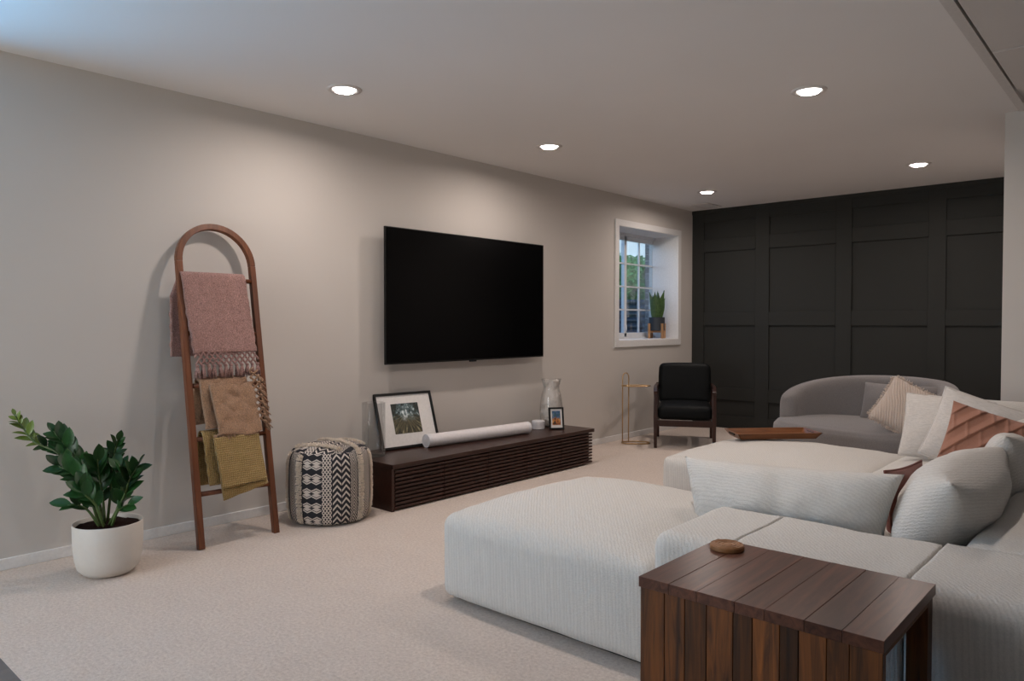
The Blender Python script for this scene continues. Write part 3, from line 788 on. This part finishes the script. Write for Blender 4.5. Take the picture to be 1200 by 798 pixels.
for a, b in zip(PP[:-1], PP[1:]): cum.append(cum[-1] + math.hypot(b[0] - a[0], b[1] - a[1]))
side_end = next(c for c, p in zip(cum, PP) if p[1] > 0.415)
for p in me.polygons:
    p.use_smooth = True
    top = sum(me.vertices[i].co.z for i in p.vertices) / len(p.vertices) > 0.418 and len(p.vertices) == 4
    for li in p.loop_indices:
        vi = me.loops[li].vertex_index; ri, si = divmod(vi, NS); aa = 360.0 * si / NS
        if si == 0 and max(me.loops[k].vertex_index % NS for k in p.loop_indices) > NS / 2: aa = 360.0
        aa = (aa if aa <= 180 else aa - 360)
        if aa == 180 and min(me.loops[k].vertex_index % NS for k in p.loop_indices) > NS / 2: aa = -180
        if top:                                        # strips run on over the top, side by side
            c0 = me.vertices[vi].co
            q = c0.y * 0.86 + c0.x * 0.5
            aa = math.degrees(math.asin(max(-1, min(1, q / 0.25)))); vv = c0.x * 0.86 - c0.y * 0.5 + 0.6
        else: vv = cum[ri]
        uvl.data[li].uv = ((aa + 180) / 360.0, vv)
me.materials.append(MT['pouf'])
obj('cover', me, None, pf)
def tuft(path_pts, nm='tufted_strip', seed=1, wd=0.016):
    rd = random.Random(seed); g = G(); cv = [Vector(p) for p in path_pts]
    for i in range(len(cv) - 1):
        L_ = (cv[i + 1] - cv[i]).length; n = max(1, int(L_ / 0.0055))
        tn_ = (cv[i + 1] - cv[i]).normalized()
        for k in range(n):
            p = cv[i].lerp(cv[i + 1], (k + rd.random()) / n); nrm = Vector((p.x, p.y, max(0, (p.z - 0.36) * 4))).normalized(); sd = tn_.cross(nrm).normalized()
            for q in (-1, -0.35, 0.35, 1):
                a = p + sd * (q * wd * 0.55 + rd.uniform(-0.002, 0.002)); d = (nrm + sd * (q * 0.8 + rd.uniform(-0.4, 0.4)) + tn_ * rd.uniform(-0.5, 0.5)).normalized()
                g.tube([a - nrm * 0.003, a + d * rd.uniform(0.010, 0.017)], [0.0042, 0.0026], 4)
    return obj(nm, g, MT['tuft'], pf, kind='stuff')
def side_strip(deg, z0=0.02, z1=0.41):
    a = R(deg); prz = [p[1] for p in PP]; 
    return [(np.interp(z, prz[:40], [p[0] for p in PP][:40]) * math.cos(a), np.interp(z, prz[:40], [p[0] for p in PP][:40]) * math.sin(a), z) for z in np.linspace(z0, z1, 24)]
def top_z(r): return float(np.interp(r, [p[0] for p in PP[::-1]][:14], [p[1] for p in PP[::-1]][:14]))
def top_strip(p0, p1, n=20):
    return [(p0[0] + (p1[0] - p0[0]) * k / n, p0[1] + (p1[1] - p0[1]) * k / n, top_z(math.hypot(p0[0] + (p1[0] - p0[0]) * k / n, p0[1] + (p1[1] - p0[1]) * k / n)) + 0.002) for k in range(n + 1)]
for k, dg in enumerate((-74, -43.5, 45, 74, 150, -150)): tuft(side_strip(dg), seed=k, wd=0.020 if abs(dg) < 50 else 0.014)
tuft(top_strip((0.02, -0.19), (0.185, 0.06)), seed=21); tuft(top_strip((-0.17, -0.06), (0.15, 0.165)), seed=22)
tuft(top_strip((-0.20, 0.05), (-0.02, 0.20)), seed=23, wd=0.012)

# ------------------------------------------------------------------ sofa
def soft_box(x0, x1, y0, y1, z0, z1, r=0.06, dome=0.05, bulge=0.015, n=(30, 30, 12), wr=0.006, seed=1, pw=2.4, rs=None):
    c = Vector(((x0 + x1) / 2, (y0 + y1) / 2, (z0 + z1) / 2)); h = Vector(((x1 - x0) / 2, (y1 - y0) / 2, (z1 - z0) / 2))
    def shape(p):
        rv = [((rs or {}).get((i, 1 if p[i] > 0 else -1), r)) for i in range(3)]
        q = Vector([max(-h[i] + rv[i], min(h[i] - rv[i], p[i])) for i in range(3)]); d = p - q
        if d.length > 1e-9:
            d = Vector([d[i] / rv[i] for i in range(3)]); d = d / max(d.length, 1e-9)
            p = q + Vector([d[i] * rv[i] for i in range(3)])
        ux, uy, uz = p.x / h.x, p.y / h.y, p.z / h.z
        ax, ay = max(0, 1 - abs(ux) ** pw), max(0, 1 - abs(uy) ** pw)
        if uz > 0: p = p + Vector((0, 0, dome * ax * ay * uz))
        k = bulge * max(0, 1 - uz * uz)
        sx = k * ay * (1 if ux > 0 else -1) * abs(ux) ** 6; sy = k * ax * (1 if uy > 0 else -1) * abs(uy) ** 6
        p = p + Vector((sx, sy, 0))
        w_ = wr * (nz(p + c, 5, seed) + 0.5 * nz(p + c, 13, seed + 2)) * (0.35 + 0.65 * max(0, uz))
        return c + p + Vector((0.3 * w_, 0.3 * w_, w_))
    g = G()
    def t(k, m_): q = 2 * k / m_ - 1; return math.copysign(1 - (1 - abs(q)) ** 1.75, q)
    nx_, ny_, nz_ = n
    for s in (-1, 1):
        g.grid(nx_, ny_, lambda u, v: shape(Vector((h.x * t(u, 1), h.y * t(v, 1), s * h.z))))
        g.grid(nx_, nz_, lambda u, v: shape(Vector((h.x * t(u, 1), s * h.y, h.z * t(v, 1)))))
        g.grid(ny_, nz_, lambda u, v: shape(Vector((s * h.x, h.y * t(u, 1), h.z * t(v, 1)))))
    return g
def plinth(t, x0, x1, y0, y1):
    obj('plinth', Bx(x0, x1, y0, y1, 0.0, 0.03), MT['black'], t)
ch1 = thing('chaise_ottoman', 'large ivory domed chaise cushion nearest the camera, open to the carpet', 'ottoman', (0, 0, 0), group='ivory chaise cushions')
obj('cushion', soft_box(-2.285, -1.262, 2.10, 3.13, 0.015, 0.365, 0.05, 0.085, 0.015, (44, 44, 16), 0.006, 3, 2.8), MT['sofa'], ch1, smooth=True)
plinth(ch1, -2.24, -1.30, 2.16, 3.08)
ch2 = thing('chaise_ottoman', 'large ivory domed chaise cushion at the far end, carrying the wooden tray', 'ottoman', (0, 0, 0), group='ivory chaise cushions')
obj('cushion', soft_box(-2.285, -1.17, 3.90, 4.97, 0.015, 0.365, 0.05, 0.055, 0.015, (44, 44, 16), 0.006, 8), MT['sofa'], ch2, smooth=True)
plinth(ch2, -2.24, -1.22, 3.95, 4.92)
sf = thing('sectional_sofa', 'ivory modular sectional sofa with wide low arms behind the wooden side table', 'sofa', (0, 0, 0))
obj('seat_cushion', soft_box(-1.258, -0.475, 2.55, 3.68, 0.015, 0.395, 0.05, 0.03, 0.006, (30, 36, 12), 0.005, 12), MT['sofa'], sf, smooth=True)
obj('seat_cushion', soft_box(-1.166, -0.475, 3.685, 4.97, 0.015, 0.395, 0.05, 0.03, 0.006, (30, 36, 12), 0.005, 15), MT['sofa'], sf, smooth=True)
SM = 0.004
for a, b, rs in ((-1.245, -0.985, {(0, 1): SM}), (-0.9845, -0.500, {(0, 1): SM, (0, -1): SM}), (-0.4995, 0.32, {(0, -1): SM, (1, 1): SM})):
    obj('armrest', soft_box(a, b, 2.055, 2.545, 0.015, 0.500, 0.055, 0.0, 0.003, (30, 30, 18), 0.006, 21, 2.4, rs), MT['sofa'], sf, smooth=True)
for a, b, rs in ((2.5455, 3.70, {(1, -1): SM, (1, 1): SM}), (3.7005, 4.97, {(1, -1): SM})):
    obj('back_block', soft_box(-0.472, 0.32, a, b, 0.015, 0.500, 0.055, 0.0, 0.003, (26, 40, 16), 0.006, 21, 2.4, rs), MT['sofa'], sf, smooth=True)
obj('plinth', Bx(-1.14, 0.26, 2.12, 4.9, 0.0, 0.03), MT['black'], sf)

def pillow(w_, h_, t_, pinch=0.07, n=40, ex=0.5, wr=0.006, seed=0, ridge=None, taper=0.0):
    def fn(s):
        def f(a, b):
            uu, vv = 2 * a - 1, 2 * b - 1
            uu = math.sin(uu * PI / 2) * 0.5 + uu * 0.5; vv = math.sin(vv * PI / 2) * 0.5 + vv * 0.5
            x = w_ / 2 * uu * (1 - pinch * (1 - vv * vv)) * (1 + taper * vv); z = h_ / 2 * vv * (1 - pinch * (w_ / h_) * 0.6 * (1 - uu * uu))
            k = max(0, (1 - uu ** 2) * (1 - vv ** 2)) ** ex
            y = s * t_ / 2 * k
            e = k ** 0.5
            y += s * e * wr * (nz((x, y, z), 7, seed + s) + 0.6 * nz((x, y, z), 17, seed + s))
            if ridge: y += s * min(1, k * 3) * ridge(x, z)
            return (x, y, z)
        return f
    return G().grid(n, n, fn(-1)).grid(n, n, fn(1))
def piping(w_, h_, pinch, seed, r=0.004, n=26):
    P = []
    for (a, b) in [(-1 + 2 * k / n, -1) for k in range(n)] + [(1, -1 + 2 * k / n) for k in range(n)] + [(1 - 2 * k / n, 1) for k in range(n)] + [(-1, 1 - 2 * k / n) for k in range(n)]:
        P.append((w_ / 2 * a * (1 - pinch * (1 - b * b)), 0, h_ / 2 * b * (1 - pinch * (w_ / h_) * 0.6 * (1 - a * a))))
    return G().tube(P, r, 6, closed=True)
def put_pillow(name, label, mat, w_, h_, t_, loc, rot, pinch=0.07, seam=True, cat='pillow', group=None, **k):
    t = thing(name, label, cat, loc, tuple(R(a) for a in rot), group)
    obj('cover', pillow(w_, h_, t_, pinch, **k), mat, t, smooth=True)
    if seam: obj('seam_piping', piping(w_, h_, pinch, 0), mat, t, smooth=True)
    return t
def pucker(x, z): return 0.007 * nz((x, z * 0.25, 1), 26) * min(1, abs(z) / 0.12)
GB = 'large ivory back pillows'
put_pillow('back_pillow', 'long ivory lumbar pillow resting along the near armrest of the sectional', MT['pillow_white'], 0.75, 0.27, 0.26, (-1.065, 2.700, 0.505), (-10, -2.5, 0.5), 0.035, taper=0.09, ex=0.42, seed=2, wr=0.013, ridge=pucker, group=GB, seam=False)
put_pillow('back_pillow', 'plump ivory pillow standing at the inner corner beside the right-hand block', MT['pillow_white'], 0.90, 0.31, 0.29, (-0.568, 3.02, 0.540), (30, 0, 90), 0.05, ex=0.42, seed=5, wr=0.013, ridge=pucker, group=GB, seam=False)
put_pillow('back_pillow', 'ivory back pillow at the right edge behind the terracotta pillow', MT['pillow_white'], 0.85, 0.33, 0.28, (-0.500, 3.87, 0.56), (8, 0, 90), 0.05, ex=0.45, seed=7, wr=0.010, group=GB, seam=False)
put_pillow('back_pillow', 'ivory back pillow at the far end of the sectional behind the cream pillows', MT['pillow_white'], 0.80, 0.34, 0.26, (-0.66, 4.80, 0.58), (-10, 0, 0), 0.04, ex=0.45, seed=9, wr=0.008, group=GB, seam=False)
GC = 'cream throw pillows'
put_pillow('throw_pillow', 'square cream linen pillow beside the fringed pillow', MT['cream'], 0.42, 0.35, 0.15, (-0.895, 4.50, 0.595), (-16, 4, 4), 0.05, seed=12, group=GC)
put_pillow('throw_pillow', 'square cream linen pillow tilted behind the terracotta pillow', MT['cream'], 0.42, 0.37, 0.15, (-0.700, 4.22, 0.612), (-18, 18, 6), 0.05, seed=14, group=GC)
def pintuck(x, z):
    b = (x * -0.78 + z * 0.626) / 0.060; a = (x * 0.95 + z * 0.30) / 0.095 + 0.5 * (math.floor(b) % 2)
    fb = b - math.floor(b); fa = abs(a - round(a))
    return 0.016 * max(0, 1 - fb / 0.55) ** 1.3 * (1 if fb > 0.06 else fb / 0.06) + 0.007 * (1 - min(1, fa / 0.09)) - 0.004
put_pillow('throw_pillow', 'terracotta pintucked pillow leaning at the right side of the sectional', MT['terra'], 0.43, 0.40, 0.14, (-0.540, 3.62, 0.592), (-20, 15, 4), 0.08, ridge=pintuck, n=110, seed=17, seam=False)
put_pillow('throw_pillow', 'small dark mauve pillow lying between the two front ivory pillows', MT['mauve'], 0.40, 0.31, 0.09, (-0.725, 3.03, 0.478), (-6, 2, 86), 0.08, seed=19)

# ------------------------------------------------------------------ grey loveseat
gs = thing('grey_loveseat', 'grey curved loveseat before the charcoal panelled wall', 'loveseat', (-1.72, 5.84, 0), (0, 0, R(-16)))
def dshape(ang_):
    return (0.65 * math.copysign(abs(math.cos(ang_)) ** 0.85, math.cos(ang_)), 0.50 * math.copysign(abs(math.sin(ang_)) ** 0.85, math.sin(ang_)))
def seatfn(u, v):
    a = 2 * PI * u
    prof = [(0.95, 0.14), (0.985, 0.18), (1.0, 0.30), (0.985, 0.38), (0.94, 0.412), (0.75, 0.425), (0.4, 0.43), (0.0, 0.432)]
    q = v * (len(prof) - 1); k = min(int(q), len(prof) - 2); f = q - k
    r = prof[k][0] * (1 - f) + prof[k + 1][0] * f; z = prof[k][1] * (1 - f) + prof[k + 1][1] * f
    x, y = dshape(a); return (x * r, y * r, z)
obj('seat_cushion', G().grid(64, 28, seatfn, True), MT['grey'], gs, smooth=True)
bp = catmull([(-0.55, -0.16, 0), (-0.565, 0.02, 0), (-0.51, 0.26, 0), (-0.33, 0.46, 0), (0.0, 0.54, 0), (0.33, 0.46, 0), (0.51, 0.26, 0), (0.565, 0.02, 0), (0.55, -0.16, 0)], 6)
def backfn(u, v):
    q = u * (len(bp) - 1); k = min(int(q), len(bp) - 2); p = bp[k].lerp(bp[k + 1], q - k); tn_ = (bp[k + 1] - bp[k]).normalized(); nr = Vector((tn_.y, -tn_.x, 0))
    hgt = 0.565 + 0.185 * math.sin(PI * min(1, max(0, u))) ** 0.75
    th = 0.075
    e = min(1, min(u, 1 - u) / 0.05); th *= math.sqrt(max(0.0, 1 - (1 - e) ** 2))
    a = 2 * PI * v
    ca, sa = math.cos(a), math.sin(a)
    cx_ = math.copysign(abs(ca) ** 0.6, ca) * th; cz = math.copysign(abs(sa) ** 0.35, sa)
    z = 0.14 + (hgt - 0.14) * (cz + 1) / 2
    return tuple(p + nr * cx_ + Vector((0, 0, z)))
gb_ = G().grid(80, 32, backfn)
obj('backrest', gb_, MT['grey'], gs, smooth=True)
t_ = obj('back_cushion', pillow(0.62, 0.30, 0.16, 0.04, ex=0.4, seed=40), MT['grey'], gs, smooth=True, loc=(0.13, 0.32, 0.555), rot=(R(-16), 0, R(4)))
obj('base', G().lathe([(0.42, 0.0), (0.45, 0.01), (0.45, 0.15), (0.4, 0.16)], 40), MT['black'], gs)
# fringed pillow
fpw = put_pillow('fringed_pillow', 'oat ribbed pillow with fringed edges on the grey loveseat', MT['oat'], 0.34, 0.34, 0.17, (-1.345, 5.54, 0.580), (-22, 28, 6), 0.06, seam=False, n=120,
                 ridge=lambda x, z: 0.0040 * math.sin((x * 0.92 + z * 0.5) * 2 * PI / 0.0165 + 3 * nz((x, z, 0), 9)), seed=44)
g = G(); rd = random.Random(5)
for k in range(620):
    s = rd.random() * 4; e, f = int(s), 2 * (s - int(s)) - 1
    a, b = [(f, -1), (1, f), (f, 1), (-1, f)][e]
    p = Vector((0.163 * a * (1 - 0.06 * (1 - b * b)), rd.uniform(-0.006, 0.006), 0.163 * b * (1 - 0.036 * (1 - a * a)))); d = Vector((a if e in (1, 3) else 0, rd.uniform(-0.6, 0.6), b if e in (0, 2) else 0)) + Vector((rd.uniform(-0.5, 0.5), 0, rd.uniform(-0.5, 0.5)))
    g.tube([p, p + d.normalized() * rd.uniform(0.014, 0.030)], [0.0040, 0.0020], 4)
obj('fringe', g, MT['oat'], fpw, kind='stuff')

# ------------------------------------------------------------------ tray on the far chaise
ty = thing('wooden_tray', 'long acacia wood tray on the far chaise cushion', 'tray', (-1.945, 4.74, 0.420), (0, R(-0.5), R(44)))
TL, TW, TH = 0.265, 0.125, 0.040
obj('tray_bottom', Bx(-TL + 0.02, TL - 0.02, -TW + 0.02, TW - 0.02, 0, 0.010), MT['tray'], ty, 0.002)
def flare(p, q, out):
    p, q, o_ = Vector(p), Vector(q), Vector(out)
    a, b = p + o_ * 0.03 + Vector((0, 0, TH)), q + o_ * 0.03 + Vector((0, 0, TH))
    ex = (q - p).normalized() * 0.03; a -= ex; b += ex; i_ = o_ * -0.011
    return G().add([p, q, b, a, p + i_, q + i_, b + i_, a + i_], [(0, 1, 2, 3), (7, 6, 5, 4), (0, 4, 5, 1), (1, 5, 6, 2), (2, 6, 7, 3), (3, 7, 4, 0)])
A_, B_ = TL - 0.02, TW - 0.02
obj('tray_side', flare((-A_, -B_, 0), (A_, -B_, 0), (0, -1, 0)), MT['tray'], ty)
obj('tray_side', flare((-A_, B_, 0), (A_, B_, 0), (0, 1, 0)), MT['tray'], ty)
for s in (-1, 1):
    o = obj('tray_end', flare((s * A_, -B_, 0), (s * A_, B_, 0), (s, 0, 0)), MT['tray'], ty)
    obj('handle_slot', Bx(s * A_ + s * 0.010, s * A_ + s * 0.026, -0.05, 0.05, 0.020, 0.032), MT['black'], o)

# ------------------------------------------------------------------ side table
stt = thing('side_table', 'reclaimed dark wood side table in front of the sofa armrest', 'side table', (0, 0, 0))
tx0, tx1, ty0, ty1, tz = -0.990, -0.418, 1.585, 2.020, 0.530
n = 7; wds = [0.085, 0.075, 0.095, 0.07, 0.088, 0.078, 0.081]; sm_ = sum(wds); x = tx0
for k, q in enumerate(wds):
    x1 = x + q / sm_ * (tx1 - tx0)
    obj('top_plank', Bx(x + 0.0003, x1 - 0.0003, ty0, ty1, tz - 0.026, tz - (0.0003 if k % 2 else 0)), MT['recl_top'], stt, 0.0007, seg=1); x = x1
wf_ = [0.075, 0.06, 0.062, 0.072, 0.05, 0.068, 0.045, 0.064, 0.05, 0.07]; sm_ = sum(wf_); x = tx0 + 0.003
for k, q in enumerate(wf_):
    x1 = x + q / sm_ * (tx1 - tx0 - 0.006)
    obj('front_plank', Bx(x + 0.0006, x1 - 0.0006, ty0 + 0.004, ty0 + 0.028, 0.0, tz - 0.0265), MT['recl_side'], stt, 0.0012, seg=1); x = x1
obj('side_rail', Bx(tx1 - 0.030, tx1 - 0.006, ty0 + 0.028, ty1 - 0.05, tz - 0.044, tz - 0.0265), MT['recl_side'], stt, 0.001)
obj('back_rail', Bx(tx0 + 0.05, tx1 - 0.05, ty1 - 0.03, ty1 - 0.006, tz - 0.05, tz - 0.0265), MT['recl_side'], stt, 0.001)
for a, b in ((tx0 + 0.003, tx0 + 0.05), (tx1 - 0.053, tx1 - 0.006)):
    obj('leg', Bx(a, b, ty1 - 0.05, ty1 - 0.004, 0, tz - 0.0265), MT['recl_side'], stt, 0.0015)
cs = thing('coaster', 'round carved wooden coaster on the side table', 'coaster', (-0.925, 1.945, tz))
obj('disc', G().lathe([(0.0, 0.0), (0.045, 0.0), (0.047, 0.003), (0.047, 0.011), (0.045, 0.0135), (0.0, 0.0135)], 40), MT['coaster'], cs)
for r_ in (0.043, 0.034, 0.024, 0.013):
    obj('carved_ring', G().tube([(r_ * math.cos(a) * (1 + 0.02 * math.sin(10 * a)), r_ * math.sin(a) * (1 + 0.02 * math.sin(10 * a)), 0.0135) for a in [2 * PI * k / 60 for k in range(60)]], 0.0015, 6, closed=True), MT['coaster'], cs, smooth=True)

# ------------------------------------------------------------------ black armchair
ac = thing('armchair', 'black leather armchair with dark walnut frame by the window corner', 'armchair', (-3.50, 6.42, 0), (0, 0, math.atan2(0.50, 0.866) - 0.02))
# local: -y is the front, x across
for sx in (-1, 1):
    x = sx * 0.265
    obj('front_leg', G().tube([(x, -0.31, 0), (x, -0.315, 0.30), (x, -0.30, 0.52)], [0.020, 0.026, 0.022], 4, sq=(0, 1, 0)), MT['walnut_dark'], ac, 0.003)
    obj('rear_leg', G().tube([(x, 0.40, 0), (x, 0.33, 0.30), (x, 0.36, 0.56)], [0.019, 0.026, 0.022], 4, sq=(0, 1, 0)), MT['walnut_dark'], ac, 0.003)
    obj('arm', G().tube(catmull([(x, -0.335, 0.515), (x * 1.02, -0.20, 0.545), (x * 1.02, 0.10, 0.545), (x, 0.37, 0.535)], 4), 0.024, 4, sq=(0, 0, 1)), MT['walnut_dark'], ac, 0.004)
    obj('side_rail', Bx(x - 0.012, x + 0.012, -0.31, 0.34, 0.20, 0.26), MT['walnut_dark'], ac, 0.003)
obj('front_rail', Bx(-0.255, 0.255, -0.33, -0.305, 0.205, 0.262), MT['walnut_dark'], ac, 0.003)
obj('rear_rail', Bx(-0.255, 0.255, 0.32, 0.345, 0.20, 0.26), MT['walnut_dark'], ac, 0.003)
obj('seat_cushion', soft_box(-0.245, 0.245, -0.335, 0.26, 0.265, 0.395, 0.045, 0.02, 0.008, (24, 26, 10), 0.002, 51), MT['leather'], ac, smooth=True)
bc = obj('back_cushion', soft_box(-0.25, 0.25, -0.055, 0.055, 0, 0.40, 0.045, 0.012, 0.008, (26, 12, 22), 0.002, 52), MT['leather'], ac, smooth=True, loc=(0, 0.235, 0.365), rot=(R(-13), 0, 0))

# ------------------------------------------------------------------ gold stand
sd_ = thing('gold_stand', 'slim gold wire stand with two oval rings beside the armchair', 'stand', (-3.955, 6.02, 0), (0, 0, R(41)))
def ring(z, L_, W_):
    pts = []
    for k in range(36):
        a = 2 * PI * k / 36; c_, s_ = math.cos(a), math.sin(a)
        pts.append((L_ / 2 + L_ / 2 * math.copysign(abs(c_) ** 0.8, c_) - 0.0, W_ / 2 * math.copysign(abs(s_) ** 0.8, s_), z))
    return G().tube(pts, 0.006, 8, closed=True)
obj('base_ring', ring(0.0085, 0.27, 0.15), MT['gold'], sd_, smooth=True)
obj('shelf_ring', ring(0.560, 0.27, 0.15), MT['gold'], sd_, smooth=True)
obj('upright', G().tube([(0.004 + 0.032 * (1 - c_), -0.02 * c_, z_) for c_, z_ in [(1, 0.012), (1, 0.64)] + [(math.cos(a), 0.64 + 0.045 * math.sin(a)) for a in [PI * k / 10 for k in range(1, 10)]] + [(-1, 0.64), (-1, 0.012)]], 0.0055, 8), MT['gold'], sd_, smooth=True)
obj('shelf_plate', G().add([(p[0], p[1], 0.560) for p in [(0.135 + 0.125 * math.cos(a), 0.066 * math.sin(a)) for a in [2 * PI * k / 32 for k in range(32)]]] + [(p[0], p[1], 0.564) for p in [(0.135 + 0.125 * math.cos(a), 0.066 * math.sin(a)) for a in [2 * PI * k / 32 for k in range(32)]]],
    [tuple(range(32))[::-1], tuple(range(32, 64))] + [(k, (k + 1) % 32, 32 + (k + 1) % 32, 32 + k) for k in range(32)]), MT['glass'], sd_)

# ------------------------------------------------------------------ snake plant on the sill
SP = Vector((-4.265, 7.185, 0.997))
sn = thing('snake_plant', 'small snake plant in a slate pot on a wooden stand on the window sill', 'plant', SP, (0, 0, R(20)))
obj('pot', G().lathe([(0.0, 0.085), (0.084, 0.085), (0.088, 0.09), (0.088, 0.232), (0.082, 0.234), (0.080, 0.21), (0.0, 0.205)], 36), MT['navy_pot'], sn, smooth=False)
obj('soil', G().lathe([(0.081, 0.20), (0.04, 0.212), (0.0, 0.215)], 24), MT['soil'], sn)
for k in range(4):
    a = PI / 4 + k * PI / 2
    obj('leg', G().box(-0.011, 0.011, -0.011, 0.011, 0, 0.165, Matrix.Translation((0.102 * math.cos(a), 0.102 * math.sin(a), 0)) @ Matrix.Rotation(a, 4, 'Z')), MT['oak'], sn, 0.002)
obj('crossbar', G().box(-0.09, 0.09, -0.009, 0.009, 0.064, 0.084, Matrix.Rotation(PI / 4, 4, 'Z')), MT['oak'], sn)
obj('crossbar', G().box(-0.09, 0.09, -0.009, 0.009, 0.0635, 0.0835, Matrix.Rotation(-PI / 4, 4, 'Z')), MT['oak'], sn)
rd = random.Random(12)
for k in range(8):
    a = 2 * PI * k / 8 + rd.uniform(-0.3, 0.3); L_ = rd.uniform(0.20, 0.335) if k % 2 else rd.uniform(0.28, 0.345); lnv = rd.uniform(0.08, 0.30); r0 = 0.018 + 0.02 * rd.random()
    g = G(); vs = []; fs = []; tw = rd.uniform(-0.4, 0.4)
    for i in range(9):
        t = i / 8; wd = 0.030 * (0.55 + 0.75 * math.sin(PI * min(0.98, t * 0.9 + 0.08))) * (1 - t ** 4 * 0.97)
        c_ = Vector(((r0 + lnv * t * t * 0.25) * math.cos(a), (r0 + lnv * t * t * 0.25) * math.sin(a), 0.208 + L_ * t)); sdv = (Vector((-math.sin(a + tw * t), math.cos(a + tw * t), 0)) * 0.35 + Vector((0.93, 0.37, 0)) * (1 if -math.sin(a) * 0.93 + math.cos(a) * 0.37 > 0 else -1)).normalized(); nv = Vector((math.cos(a), math.sin(a), 0))
        vs += [c_ - sdv * wd + nv * 0.006, c_ - nv * 0.002, c_ + sdv * wd + nv * 0.006]
    for i in range(8):
        q = i * 3; fs += [(q, q + 1, q + 4, q + 3), (q + 1, q + 2, q + 5, q + 4)]
    o = obj('leaf', g.add(vs, fs), MT['snake'], sn, smooth=True)
    o.modifiers.new('thick', 'SOLIDIFY').thickness = 0.003
